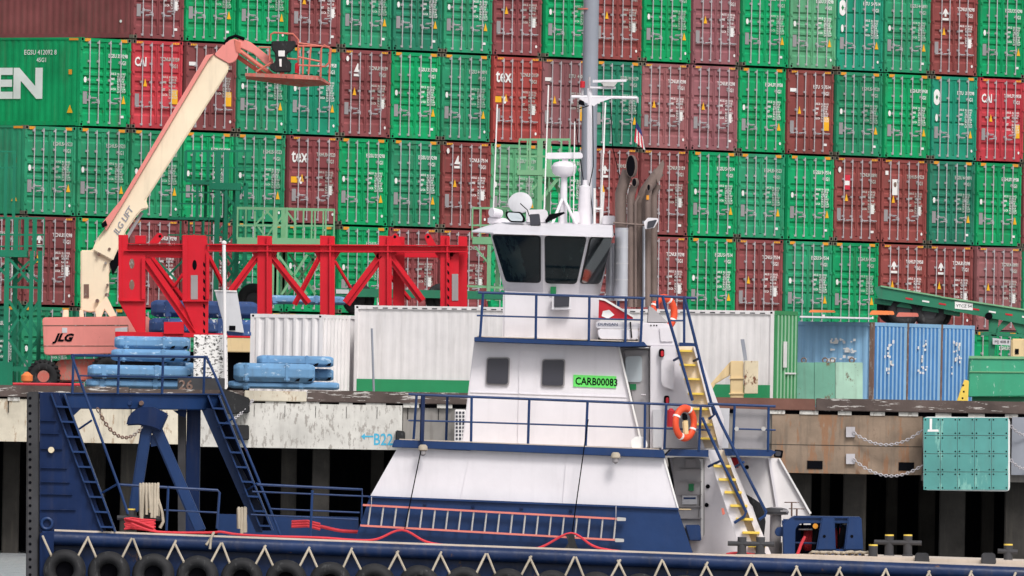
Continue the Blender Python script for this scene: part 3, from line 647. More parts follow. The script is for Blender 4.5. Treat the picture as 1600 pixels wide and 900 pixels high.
# ------------------------------------------------------------------ lattice platforms
def strut(b, p, q, wd, Y, dY=.1):
    p = Vector((*p, 0)); q = Vector((*q, 0)); d = (q - p).normalized(); nn = Vector((-d.y, d.x, 0)) * wd / 2
    b.pp([(v.x, v.y) for v in (p + nn, q + nn, q - nn, p - nn)], Y, Y + dY)
def lattice(name, base, label, m, Y, posts, rails, braces, deck, group='lattice platforms among the containers', depth=1.6):
    kf = 1.12 if m == 'lattice_green' else 1.1
    posts = [(a, c, d, e * kf) for a, c, d, e in posts]; rails = [(p, q, e * kf) for p, q, e in rails]; braces = [(p, q, e * kf) for p, q, e in braces]
    t = thing(name, gp(base, Y), label, 'platform', group)
    for (x, y0, y1, wd) in posts:
        for dY in (0, depth):
            ox = 13 if dY else 0; b = MB(); b.ub(x - wd / 2 + ox, y0, x + wd / 2 + ox, y1, Y + dY, Y + dY + .12); b.bld('post', m, t)
    for p, q, wd in rails:
        for dY in (0, depth):
            ox = 13 if dY else 0; b = MB(); strut(b, (p[0] + ox, p[1]), (q[0] + ox, q[1]), wd, Y + dY + .03, .06); b.bld('rail', m, t)
    for p, q, wd in braces:
        b = MB(); strut(b, p, q, wd, Y + .04, .06); b.bld('brace', m, t)
        b = MB(); strut(b, (p[0] + 13, q[1]), (q[0] + 13, p[1]), wd, Y + depth + .02, .06); b.bld('brace', m, t)
    for x0, y0, x1, y1 in deck:
        b = MB(); b.ub(x0, y0, x1, y1, Y - .02, Y + depth + .15); b.bld('deck', m, t)
    return t
lattice('lattice_tower', 20, 'dark green lattice tower with a railed landing at the left edge', 'lattice_green', 526.5,
        [(10, 340, 602, 11), (48, 392, 600, 9), (41, 342, 392, 7), (9, 240, 340, 6), (56, 342, 400, 2.5), (31, 342, 392, 2)],
        [((-60, 340), (57, 341), 3), ((-60, 366), (57, 367), 2.5), ((-60, 386), (57, 384), 2), ((10, 448), (52, 450), 3), ((10, 576), (52, 577), 7), ((-40, 236), (12, 237), 2), ((-40, 262), (14, 262), 2)],
        [((14, 404), (46, 440), 4), ((14, 440), (46, 408), 3), ((14, 520), (48, 470), 4), ((14, 470), (48, 524), 4), ((14, 530), (46, 575), 4), ((-20, 400), (10, 430), 4), ((-20, 500), (10, 520), 4)],
        [(-60, 391, 42, 400), (-10, 566, 20, 604)])
lattice('lattice_tower', 350, 'dark green lattice tower standing behind the left half of the red truss', 'lattice_green', 531,
        [(339, 236, 470, 11), (370, 286, 470, 9), (352, 290, 470, 7), (326, 285, 470, 4), (290, 236, 282, 5), (308, 283, 345, 5), (325, 236, 282, 5), (370, 236, 290, 3), (303, 345, 375, 3), (318, 345, 375, 3), (282, 345, 375, 3)],
        [((290, 236), (380, 236), 3), ((312, 262), (382, 262), 2), ((290, 283), (330, 283), 3), ((280, 300), (326, 301), 2), ((280, 318), (330, 319), 2), ((262, 341), (342, 342), 3.5), ((262, 367), (342, 368), 2)],
        [((342, 292), (370, 325), 3.5), ((342, 362), (370, 330), 3.5), ((342, 362), (356, 378), 3), ((342, 400), (372, 440), 4), ((342, 440), (372, 400), 4), ((240, 402), (278, 440), 3), ((310, 402), (280, 440), 3)],
        [(326, 286, 376, 296), (300, 284, 326, 288)])
lattice('railed_platform', 440, 'pale green railed platform rising above the middle of the red truss', 'lattice_pale', 529,
        [(371, 325, 374, 3), (398, 330, 374, 3), (429, 325, 470, 9), (448, 325, 374, 4), (461, 330, 374, 3), (474, 326, 374, 3), (492, 330, 374, 3), (509, 327, 374, 3), (508, 392, 470, 6), (432, 374, 470, 8)],
        [((370, 325), (510, 328), 3.5), ((370, 352), (508, 353), 2.5)],
        [((400, 350), (422, 326), 2.5), ((402, 352), (416, 372), 2.5), ((432, 350), (450, 326), 2.5), ((436, 400), (480, 460), 3.5), ((480, 398), (440, 460), 3.5), ((508, 398), (470, 450), 3)],
        [(370, 373, 505, 382)])
lattice('railed_platform', 760, 'pale green railed platform left of the wheelhouse', 'lattice_pale', 534,
        [(738, 326, 372, 3), (776, 326, 380, 3), (764, 378, 470, 7), (790, 375, 470, 3)],
        [((738, 325), (800, 326), 3), ((738, 352), (790, 352), 2.5), ((730, 447), (790, 450), 3)],
        [((742, 385), (762, 410), 2.5), ((766, 380), (790, 410), 2.5)],
        [(738, 371, 800, 381)])
lattice('railed_platform', 845, 'pale green railed platform above and behind the wheelhouse roof', 'lattice_pale', 533,
        [(811, 218, 270, 3), (828, 218, 270, 4), (844, 218, 330, 8), (877, 218, 240, 3), (858, 272, 300, 2)],
        [((811, 218), (878, 218), 3), ((811, 244), (878, 245), 2.5)],
        [((828, 300), (850, 276), 3), ((872, 278), (846, 312), 5)],
        [(808, 266, 848, 273), (848, 264, 888, 276)])

# ------------------------------------------------------------------ green trailer chassis
def wheel(parent, c, R, r, name='wheel', hub='rubber_dusty', sq=.8):
    b = MB(); b.ring(c, (0, 1, 0), R, r, 28, 10, sq); w_ = b.bld(name, 'rubber', parent, smooth=True)
    b = MB(); b.lathe(c, (0, 1, 0), [(-.08, .06), (-.06, R - r + .02), (.1, R - r + .02)], 18); b.bld('rim', hub, w_); return w_
ch = thing('trailer_chassis', gp(1480, 530), 'green container trailer chassis with double wheels tilted above the blue containers', 'trailer')
CY = 530
b = MB(); b.pp([(1366, 449), (1378, 446), (1470, 464), (1600, 484), (1700, 500), (1700, 522), (1600, 507), (1480, 484), (1372, 466)], CY, CY + .12); fr = b.bld('side_rail', 'chassis_green', ch)
b = MB(); b.pp([(1366, 449), (1378, 446), (1470, 464), (1600, 484), (1700, 500), (1700, 522), (1600, 507), (1480, 484), (1372, 466)], CY + 2.0, CY + 2.12); b.bld('side_rail', 'chassis_green', ch)
for k in range(7):
    x = 1372 + k * 48; y = 448 + k * 7.6; b = MB(); b.pp([(x, y), (x + 5, y + .5), (x + 5, y + 12), (x, y + 12)], CY + .12, CY + 2); b.bld('cross_member', 'chassis_green', ch)
b = MB(); strut(b, (1376, 447), (1470, 463.5), 2.4, CY - .06, .2); strut(b, (1470, 464), (1700, 499), 2.4, CY - .06, .2); b.bld('top_flange', 'lattice_pale', ch)
b = MB(); b.pp([(1368, 466), (1500, 488), (1500, 494), (1368, 474)], CY + .2, CY + 1.9); b.bld('suspension', 'chassis_green', ch)
for k in range(9):
    x = 1415 + k * 26; y = 466 + k * 4.1; b = MB(); strut(b, (x, y), (x + 11, y + 1.8), 2.6, CY - .012, .01); b.bld('reflector', 'red' if k % 2 == 0 else 'marking', ch)
b = MB(); b.pp([(1492, 471), (1520, 474), (1520, 485), (1492, 482)], CY - .015, CY); pn = b.bld('number_plate', 'marking', ch)
b = MB(); b.text('YTCZ 541', W(1494, 480, CY - .02), X, Z, .13); b.bld('number', 'black', pn)
b = MB(); b.pp([(1551, 528), (1579, 531), (1579, 540), (1551, 538)], CY - .015, CY); pn = b.bld('number_plate', 'grey_wall', ch)
b = MB(); b.text('MJ 408 8', W(1554, 536, CY - .02), X, Z, .13); b.bld('number', 'black', pn)
for x, y, Y in ((1412, 486, CY + .3), (1453, 488, CY + .3), (1395, 481, CY + 1.6), (1462, 489, CY + 1.6)): wheel(ch, W(x, y, Y), .36, .16)
b = MB(); b.pp([(1545, 488), (1562, 490), (1553, 556), (1545, 556)], CY + .1, CY + .35); b.bld('landing_leg', 'chassis_green', ch)
b = MB(); b.pp([(1574, 492), (1590, 494), (1560, 520), (1553, 520)], CY + .1, CY + .3); b.pp([(1578, 498), (1640, 505), (1640, 530), (1590, 520)], CY + .1, CY + .3); b.bld('bracket', 'chassis_green', ch)
b = MB(); b.pp([(1532, 519), (1640, 524), (1640, 529), (1532, 524)], CY + .1, CY + .3); b.bld('lower_bar', 'chassis_green', ch)
b = MB(); b.lathe(W(1545, 494, CY - .1), (0, 1, 0), [(0, .12), (.4, .12)], 14); b.bld('air_tank', 'black', ch)
ch2 = thing('trailer_chassis', gp(640, 531), 'green trailer chassis seen low behind the right half of the red truss', 'trailer')
b = MB(); b.pp([(520, 450), (800, 456), (800, 468), (520, 463)], 531, 533); b.bld('side_rail', 'chassis_green', ch2)
b = MB(); b.pp([(525, 452), (545, 452.5), (545, 459), (525, 458.5)], 530.97, 531); b.bld('number_plate', 'grey_wall', ch2)
for x in (396, 560, 690): wheel(ch2, W(x, 468, 531.5), .36, .16)
for x in (600, 700): b = MB(); b.ub(x, 463, x + 6, 500, 531.2, 531.5); b.bld('landing_leg', 'chassis_green', ch2)
# yellow handler piece far right
b = MB(); b.ub(1580, 530, 1640, 562, 527, 528); yh = b.bld('yellow_machine', 'tan_steel', None, 'pale yellow machine part behind the green skip at the right edge', 'machine', bevel=.04)
b = MB(); b.ub(1586, 545, 1592, 553, 526.97, 527); b.bld('opening', 'black', yh)

# ------------------------------------------------------------------ quay-side clutter on the right
sk = thing('skip', gp(1560, 513), 'green steel skip at the right end of the quay', 'skip'); KY = 513
b = MB(); b.pp([(1516, 558), (1680, 560), (1680, 618), (1513, 620)], KY, KY + 2); sb = b.bld('body', 'skip_green', sk, bevel=.02)
b = MB(); b.pp([(1514, 556), (1680, 558), (1680, 562), (1514, 560)], KY - .05, KY + .1); b.pp([(1515, 580), (1680, 581.5), (1680, 583), (1515, 581.5)], KY - .04, KY); b.bld('rim', 'lattice_pale', sk)
b = MB(); b.pp([(1520, 620), (1680, 620), (1680, 634), (1520, 633)], KY + .3, KY + 1.6); b.bld('base', 'chassis_green', sk)
b = MB(); b.pp([(1507, 593), (1514, 595), (1512, 634), (1493, 634), (1500, 612)], 512, 512.3); ys = b.bld('yellow_stand', 'yellow', None, 'small rusty yellow A-shaped stand between the blue container and the green skip', 'stand', bevel=.015)
b = MB()
for x, y in ((1505, 602), (1506, 612), (1504, 622)): b.lathe(W(x, y, 511.99), (0, 1, 0), [(0, .03), (.01, .03)], 10)
b.bld('hole', 'black', ys)
tb = thing('steel_box', gp(1290, 513.5), 'rusty pale teal steel box with lifting eyes on the quay', 'box')
for x0, x1 in ((1238, 1272), (1272.4, 1305), (1305.4, 1348)):
    b = MB(); b.pp([(x0, 566), (x1, 566.5), (x1, 634), (x0, 633)], 513.4, 514.8); b.bld('panel', 'teal_pale' if x0 > 1300 else 'teal_bin', tb, bevel=.015)
for x in (1256, 1289, 1301, 1331):
    b = MB(); b.ring(W(x, 563, 513.8), (.3, 1, 0), .075, .022, 16, 6); b.bld('lifting_eye', 'rust_post', tb, smooth=True)
br = thing('steel_bracket', gp(1150, 509.6), 'cream rusty steel bracket with a slanted arm and a grey post', 'bracket')
b = MB(); b.pp([(1141, 564), (1162, 564), (1162, 630), (1141, 630)], 509.6, 510.1); b.bld('upright', 'tan_steel', br, bevel=.02)
b = MB(); b.pp([(1163, 564), (1185, 564), (1184, 615), (1163, 615)], 509.5, 510.2); b.bld('flaking_plate', 'tan_rusty', br, bevel=.01)
b = MB(); b.pp([(1141, 565), (1141, 586), (1118, 600), (1100, 630), (1080, 630), (1112, 598)], 509.7, 510); b.bld('arm', 'tan_steel', br, bevel=.02)
b = MB(); b.pp([(1139, 590), (1163, 590), (1163, 592), (1139, 592)], 509.55, 509.6); b.pp([(1139, 614), (1163, 614), (1163, 616), (1139, 616)], 509.55, 509.6); b.bld('rib', 'tan_steel', br)
b = MB(); b.pp([(1157, 530), (1163, 530), (1168, 563), (1162, 563)], 509.8, 509.95); b.bld('post', 'pole_blue', br)

# ------------------------------------------------------------------ red truss frame
tr = thing('red_truss', gp(460, 520.5), 'long bright red steel truss frame with lifting eyes standing on the quay', 'truss frame'); RY = 520.5
def rp(name, pts, y0, y1, m='truss_red', par=None): b = MB(); b.pp(pts, RY + y0, RY + y1); return b.bld(name, m, par or tr, bevel=.008)
rp('post', [(185, 367), (200, 367), (200, 395), (227, 395), (227, 524), (216, 524), (185, 471)], 0, .45)
rp('flange', [(185, 367), (190, 367), (190, 470), (185, 470)], -.12, 0); rp('flange', [(185, 469), (227, 469), (227, 471), (185, 471)], -.12, -.001); rp('flange', [(221, 404), (227, 404), (227, 468), (221, 468)], -.10, -.001)
rp('flange', [(200, 380), (285, 381), (285, 382.5), (200, 381.5)], -.14, .3); rp('flange', [(194, 391), (285, 391), (285, 392.5), (194, 392.5)], -.12, .3)
rp('top_beam', [(200, 382.5), (285, 383), (285, 403), (226, 402), (200, 395)], .05, .2)
rp('stub', [(211, 368), (228, 368), (228, 380), (211, 380)], 0, .45)
rp('post', [(285, 367), (322, 368), (326, 405), (325, 525), (308, 525), (285, 471)], 0, .45)
rp('flange', [(285, 367), (293, 367), (293, 470), (285, 470)], -.12, 0); rp('flange', [(285, 469), (326, 469), (326, 471.5), (285, 471.5)], -.14, -.001); rp('flange', [(322, 394), (327, 394), (327, 468), (322, 468)], -.10, 0)
rp('inset_plate', [(298, 430), (309, 430), (309, 468), (298, 468)], -.02, 0, 'plate')
b = MB()
for x, y in ((206, 412), (206, 445)): b.prism([W(x + 4 * math.cos(a * PI / 8), y + 8 * math.sin(a * PI / 8), RY - .006) for a in range(16)], (0, .005, 0))
b.bld('opening', 'rust_post', tr)
b = MB(); b.prism([W(304 + 3.5 * math.cos(a * PI / 8), 414 + 8 * math.sin(a * PI / 8), RY - .006) for a in range(16)], (0, .005, 0)); b.bld('opening', 'black', tr)
b = MB()
for k in range(9):
    y = 409 + k * 13
    if 463 < y < 470: continue
    b.pp([(317.5, y), (320.5, y + 3), (320.5, y + 9), (317.5, y + 6)], RY - .008, RY - .003)
b.bld('slot', 'black', tr)
rp('top_beam', [(327, 383), (731, 385.5), (731, 392), (327, 391)], .05, .2); rp('flange', [(322, 381), (731, 383), (731, 385), (322, 383)], -.14, .35); rp('flange', [(326, 391), (731, 392.5), (731, 394.5), (326, 393)], -.14, .35)
rp('back_beam', [(200, 384), (731, 387), (731, 403), (590, 402), (590, 395), (285, 393), (285, 402), (226, 402)], 2.6, 2.8)
for x0, x1, yb in ((402, 425, 512), (500, 523, 512), (592, 612, 512), (688, 703, 512)):
    rp('post', [(x0, 368), (x1, 369), (x1, yb), (x0, yb)], 0, .4); rp('flange', [(x0 + (x1 - x0) * .62, 369), (x0 + (x1 - x0) * .62 + 3, 369), (x0 + (x1 - x0) * .62 + 3, yb), (x0 + (x1 - x0) * .62, yb)], -.12, 0)
    rp('gusset', [(x0 - 9, 394), (x0, 394), (x0, 408)], .1, .2); rp('gusset', [(x1, 394), (x1 + 9, 394), (x1, 408)], .1, .2)
for x0, x1 in ((614, 632), (716, 730)): rp('post', [(x0, 369), (x1, 370), (x1, 512), (x0, 512)], 0.6, 1.0)
rp('post', [(703, 394), (717, 394), (717, 512), (703, 512)], .1, .3); rp('inset_plate', [(706, 428), (716, 428), (716, 470), (706, 470)], .07, .1, 'plate')
b = MB()
for k in range(6): y = 409 + k * 13; b.pp([(699, y), (702, y + 3), (702, y + 8), (699, y + 5)], RY - .13, RY - .125)
b.bld('slot', 'black', tr)
def dg(p, q, wd, y, nm='brace'):
    b = MB(); strut(b, p, q, wd, RY + y, .25); b.bld(nm, 'truss_red', tr)
    b = MB(); strut(b, p, q, 1.6, RY + y - .1, .1); b.bld('brace_flange', 'truss_red', tr)
dg((226, 404), (308, 522), 15, .08); dg((236, 402), (286, 468), 9, 2.6); dg((269, 452), (286, 428), 5, 2.6)
dg((326, 400), (352, 452), 7, 2.6); dg((361, 455), (402, 400), 11, .1); dg((424, 401), (482, 474), 11, .1); dg((460, 476), (500, 400), 8, 2.6)
dg((523, 408), (548, 450), 5, 2.6); dg((541, 474), (596, 400), 14, .1); dg((612, 405), (660, 470), 12, .1); dg((640, 468), (600, 420), 7, 2.6)
for pts, c in (([(232, 380), (246, 364), (252, 364), (255, 370), (248, 380)], (250, 369)), ([(297, 380), (298, 370), (303, 366), (308, 370), (308, 380)], (303, 371)), ([(612, 383), (612, 369), (618, 364), (622, 368), (628, 383)], (617, 370)), ([(668, 383), (663, 370), (667, 364), (672, 366), (682, 383)], (669, 370))):
    e = rp('lifting_eye', pts, .1, .22); b = MB(); b.lathe(W(c[0], c[1], RY + .09), (0, 1, 0), [(0, .045), (.008, .045)], 12); b.bld('eye_hole', 'black', e)
rp('base_beam', [(180, 518), (400, 522), (400, 528), (180, 526)], -.3, .6); rp('base_block', [(256, 503), (287, 503), (287, 522), (256, 522)], -.4, .3)
b = MB(); b.ub(352, 529, 400, 550, RY - .5, RY + 2.5); b.bld('cradle', 'tan_steel', None, 'beige steel cradle under the red truss between speckled board and white container', 'cradle', bevel=.02)
b = MB(); b.ub(180, 551, 400, 620, RY + .3, RY + 2.4); b.bld('flatbed', 'black', None, 'dark trailer bed below the red truss behind the blue beams', 'trailer')

# ------------------------------------------------------------------ stacked blue beams
def blue_beam(x0, y0, x1, y1, Y, m, label, n_blk=1, grp='blue steel beams stacked on the quay', D=.8):
    t = thing('blue_beam', W((x0 + x1) / 2, y1, Y), label, 'beam', grp); h = y1 - y0
    hh = h / 50.5 / 2; D2 = max(D / 2, hh * .9); b = MB(); secs = []; n = 8
    for xx, k in ((x0, .55), (x0 + 5, .86), (x0 + 9, 1.0), (x1 - 9, 1.0), (x1 - 4, .88), (x1, .6)):
        c = W(xx, (y0 + y1) / 2 + (xx - (x0 + x1) / 2) * .02, Y + D2)
        secs += [c + Vector((0, D2 * k * ca2, hh * (k ** .6) * sa2)) for ca2, sa2 in ((1, .45), (.62, 1), (-.62, 1), (-1, .45), (-1, -.45), (-.62, -1), (.62, -1), (1, -.45))]
    b.add(secs, [(r * n + q, r * n + (q + 1) % n, (r + 1) * n + (q + 1) % n, (r + 1) * n + q) for r in range(5) for q in range(n)] + [tuple(range(n)), tuple(range(6 * n - 1, 5 * n - 1, -1))]); b.bld('body', m, t, bevel=.015)
    L = x1 - x0
    for f_ in (.12, .62): b = MB(); b.pp([(x0 + L * f_, y0 - .6), (x0 + L * (f_ + .07), y0 - .4), (x0 + L * (f_ + .07), y1 + .3), (x0 + L * f_, y1 - .2)], Y - .02, Y + D * .9); b.bld('collar', m, t, bevel=.05)
    for k in range(n_blk):
        xx = x1 - 6 - k * 20; b = MB(); b.pp([(xx - 6, y1 - 1), (xx - 2, y1 - 5), (xx + 3, y1 - 6), (xx + 1, y1 - 1)], Y - .07, Y - .055); b.bld('pad', 'black', t)
    return t
blue_beam(179, 526, 297, 546, 511.5, 'beam_blue', 'topmost tilted blue beam of the left pile, above the tug railing', 2)
blue_beam(174, 546, 297, 565, 511.3, 'beam_blue', 'second blue beam down in the left pile', 2)
blue_beam(137, 571, 302, 591, 511.0, 'beam_blue', 'long pale blue beam crossing the middle of the left pile', 1)
blue_beam(134, 593, 300, 607, 511.2, 'beam_blue', 'lowest blue beam of the left pile behind the tug railing', 1)
blue_beam(255, 566, 306, 592, 512.2, 'beam_blue', 'short thick blue beam end beside the speckled board', 0)
blue_beam(401, 556, 521, 573, 511.7, 'beam_blue', 'topmost blue beam of the right pile before the white container', 2)
blue_beam(365, 568, 492, 597, 511.0, 'beam_blue', 'thick blue beam at the front of the right pile', 2)
blue_beam(452, 576, 521, 595, 512.3, 'beam_blue', 'blue beam end poking out right of the thick front beam', 1)
blue_beam(357, 596, 530, 608, 511.2, 'beam_blue', 'lowest blue beam of the right pile lying on the quay edge', 0)
blue_beam(236, 470, 402, 497, 524.6, 'beam_navy', 'upper dark blue beam behind the left end of the red truss', 0)
blue_beam(233, 498, 402, 525, 524.5, 'beam_navy', 'lower dark blue beam behind the left end of the red truss', 0)
blue_beam(408, 462, 540, 476, 526.5, 'beam_blue', 'blue beam showing just above the short white container', 0)

# ------------------------------------------------------------------ board, sign, lamp posts on the quay
b = MB(); b.pp([(303, 523), (355, 523), (356, 606), (302, 606)], 510.3, 510.5); b.bld('speckled_board', 'speckled', None, 'upright white board speckled with black scuffs', 'board', bevel=.01)
b = MB(); b.pt([(350, 382, 510), (352, 608, 510)], .055, 10); wp = b.bld('white_pole', 'white_rusty', None, 'thin white pole standing before the red truss', 'pole', smooth=True)
b = MB(); b.lathe(W(350, 381, 510), Z, [(0, .08), (.06, .08), (.1, .03)], 12); b.bld('cap', 'white_rusty', wp)
b = MB(); b.pp([(335, 453), (370, 454), (381, 520), (352, 517)], 510.4, 510.65); sg = b.bld('tilted_panel', 'grey_wall', None, 'tilted grey steel panel leaning behind the thin white pole', 'panel', bevel=.01)
b = MB(); b.pp([(335, 453), (370, 454), (370, 456), (335, 455)], 510.36, 510.4); b.bld('rim', 'white_rusty', sg)
b = MB(); b.ub(358, 509, 368, 516, 510.37, 510.39); b.bld('opening', 'black', sg)
b = MB(); b.pp([(355, 516), (392, 518), (392, 525), (355, 524)], 510.7, 511.4); b.bld('dark_base', 'beam_navy', None, 'dark low box at the foot of the tilted grey panel', 'box', bevel=.02)
b = MB(); b.ub(277, 591, 351, 618, 508.2, 508.6); ds = b.bld('number_board', 'rubber_dusty', None, 'dark grey board with the number 26 on the quay edge', 'sign', bevel=.01)
b = MB(); b.text('26', W(279, 608, 508.17), X, Z, .40, .02, sx=1.1); b.bld('number', 'rust_post', ds)
for p, lab in (([(345, 606), (390, 622), (390, 645), (345, 648)], 'upper black rubber block on the quay face behind the push knee'), ([(352, 664), (389, 664), (389, 688), (352, 686)], 'lower black rubber block on the quay face behind the push knee'), ([(618, 672), (633, 674), (633, 690), (618, 690)], 'small black rubber block on the quay face left of the deckhouse')):
    b = MB(); b.pp(p, QY - .5, QY - .08); b.bld('rubber_block', 'rubber', None, lab, 'fender block', bevel=.03)
chain('mooring_chain', W(395, 625, QY - .4), W(365, 655, QY - .55), .05, 14, 'pale chain hanging beside the upper black rubber block')
b = MB(); b.ub(710, 640, 728, 690, QY - 1.0, QY - .4); ac = b.bld('louvre_box', 'white_rusty', None, 'white louvred box beside the deckhouse wall', 'vent box', bevel=.02)
b = MB()
for k in range(8):
    for j in range(3): x = 712 + j * 5.2; y = 643 + k * 5.8; b.ub(x, y, x + 3.4, y + 3.6, QY - 1.02, QY - 1.001)
b.bld('louvre', 'glass_grey', ac)
b = MB(); c = gp(914, 522); b.lathe(c, Z, [(0, .25), (9, .245), (14, .24), (30, .22)], 20); lp = b.bld('lamp_mast', 'pole_blue', None, 'tall thick grey blue mast rising out of frame behind the wheelhouse', 'mast', smooth=True)
b = MB(); b.lathe(W(914, 15, 522), Z, [(0, .24), (.04, .24)], 20); b.bld('band', 'salmon', lp)
b = MB(); b.pt([(20, 600, 511), (130, 601, 511)], .05); b.bld('red_hose', 'rope_red', None, 'red pipe lying along the quay edge below the boom lift', 'pipe')
for x, y, s_, m_, lab in ((42, 588, .18, 'signal_orange', 'small orange float at the foot of the green lattice tower'),):
    b = MB(); b.lathe(W(x, y + 10, 511.5), Z, [(0, s_ * .6), (.06, s_), (.22, s_), (.3, s_ * .5), (.34, .02)], 16); b.bld('float', m_, None, lab, 'float', smooth=True)

# ================================================================== the tug
T0 = 375.0
def at(x, y, d): return W(x, y, T0 + d)
tug = thing('tug_boat', W(800, 900, T0 + 4), 'navy and white pushing tug with a tall flared wheelhouse in the foreground', 'tug boat')
def P(name, pts, d0, d1, m, par=None, bevel=0, lab=None, cat=None, group=None):
    b = MB(); b.pp(pts, T0 + d0, T0 + d1); return b.bld(name, m, tug if par is None else (None if par == 0 else par), lab, cat, group, bevel=bevel)
def Tb(name, pts, r, m, par=None, lab=None, cat=None, n=8, group=None):
    b = MB(); b.tube([at(*p) for p in pts], r, n); return b.bld(name, m, tug if par is None else (None if par == 0 else par), lab, cat, group, smooth=True)
def ey(x): return 829 + (x - 85) * 0.0372          # deck edge line (top of the pale strip)
# hull: plan shape swept from deck to keel
plan = [(62, 0), (1640, 0), (1740, .8), (1800, 3), (1820, 4.5), (1800, 6), (1740, 8.2), (1640, 9), (62, 9)]
b = MB(); top = []; bot = []
for x, d in plan: top.append(at(x, ey(x) + 8, d + .1)); q = at(x, ey(x) + 8, d + .1); bot.append(Vector((q.x, q.y, -1.2)))
n = len(plan); b.add(top + bot, [tuple(range(n)), tuple(range(2 * n - 1, n - 1, -1))] + [(i, (i + 1) % n, n + (i + 1) % n, n + i) for i in range(n)]); hull = b.bld('hull', 'navy_hull', tug)
b = MB(); b.add([at(x, ey(x) + 6 - (0 if d < 5 else 0), d + .05) for x, d in plan] + [at(x, ey(x) + 7.9, d + .05) for x, d in plan], [tuple(range(n)), tuple(range(2 * n - 1, n - 1, -1))] + [(i, (i + 1) % n, n + (i + 1) % n, n + i) for i in range(n)]); b.bld('deck', 'deck', tug)
b = MB(); b.tube([at(x, ey(x) + 12, -.06) for x in range(66, 1651, 60)] + [at(1740, ey(1740) + 12, .7), at(1800, ey(1800) + 12, 2.9)], .165, 14); b.bld('rub_rail', 'navy_hull', tug, smooth=True)
b = MB()
for x in range(85, 1600, 60): b.pp([(x, ey(x) - 2), (x + 60, ey(x + 60) - 2), (x + 60, ey(x + 60) + 2), (x, ey(x) + 2)], T0 - .06, T0 + .2)
b.bld('deck_edge', 'deck_edge', tug)
P('deck_rise', [(1120, 866), (1260, 866), (1700, 880), (1700, 893), (1120, 872)], .3, 8.6, 'deck_edge')
P('hull_rib', [(62, 832), (84, 832), (84, 930), (62, 930)], -.25, .1, 'navy_dark', bevel=.02)
# bow fender strip
bf = P('bow_fender', [(42, 612), (60, 612), (60, 960), (40, 960)], -.1, .9, 'rubber_dusty', bevel=.03)
b = MB()
for k in range(26): b.lathe(at(47, 622 + k * 12, -.11), (0, 1, 0), [(0, .035), (.01, .035)], 8)
b.bld('bolt', 'black', bf)
# push knees
kn = P('push_knee', [(62, 614), (92, 614), (166, 831), (62, 831)], 0, .35, 'navy_dark')
for y in (656, 676, 700, 730, 752, 771, 795): P('stiffener', [(64, y), (80 + (y - 620) * .22, y + 1), (80 + (y - 620) * .22, y + 2.2), (64, y + 1.4)], -.06, -.002, 'navy_dark', kn)
b = MB(); b.ring(at(112 / 1.53, 818, -.05), (0, 1, 0), .12, .035, 20, 8); b.bld('towing_eye', 'navy', kn, smooth=True)
b = MB(); b.lathe(at(80, 703, -.1), (0, 1, 0), [(0, .07), (.1, .07)], 12); b.bld('lug', 'tan_rusty', kn)
def stair(p0, p1, w, steps, d0, d1, m, tread_m, name='knee_ladder', th=.03, bw=2.2):
    st = None
    for off in (0, w):
        b = MB(); strut(b, (p0[0] + off, p0[1]), (p1[0] + off, p1[1]), bw, T0 + d0, d1 - d0)
        o = b.bld(name, m, tug) if st is None else b.bld('stringer', m, st); st = st or o
    for k in range(steps):
        x, y = lerp2(p0, p1, (k + .8) / (steps + .2)); b = MB(); b.pp([(x, y), (x + w, y + .8), (x + w, y + 3.6), (x, y + 2.8)], T0 + d0 - .12, T0 + d1); b.bld('tread', tread_m, st)
    return st
stair((80, 615), (160, 831), 20, 9, -.1, .7, 'navy', 'navy')
P('ladder_back', [(84, 616), (102, 616), (180, 831), (162, 831)], .5, .56, 'navy_dark')
Tb('hand_rail', [(112, 556, -.2), (127, 600, -.2), (184, 755, -.2), (200, 803, -.2)], .03, 'navy')
Tb('hand_rail', [(184, 756, -.2), (160, 770, .1)], .025, 'navy'); Tb('hand_rail', [(143, 657, -.2), (124, 670, .1)], .025, 'navy')
kn2 = P('push_knee', [(315, 640), (326, 640), (410, 831), (402, 831)], 5.0, 5.5, 'navy_dark')
P('knee_leg', [(314, 638), (331, 638), (412, 800), (409, 832), (400, 832)], 4.8, 5.4, 'navy')
stair((325, 618), (409, 829), 17, 9, 4.4, 5.2, 'navy', 'navy')
P('ladder_back', [(328, 620), (342, 620), (424, 829), (410, 829)], 5.25, 5.3, 'navy_dark')
Tb('hand_rail', [(322, 556, 4.4), (341, 598, 4.4), (402, 745, 4.4), (438, 836, 4.4)], .03, 'navy'); Tb('hand_rail', [(402, 755, 4.4), (380, 770, 4.6)], .025, 'navy'); Tb('hand_rail', [(362, 655, 4.4), (341, 668, 4.6)], .025, 'navy')
P('knee_column', [(292, 640), (313, 640), (311, 832), (289, 832)], 5.2, 5.8, 'navy_dark'); P('bow_fender', [(278, 638), (290, 638), (290, 850), (278, 850)], 5.1, 5.9, 'rubber_dusty')
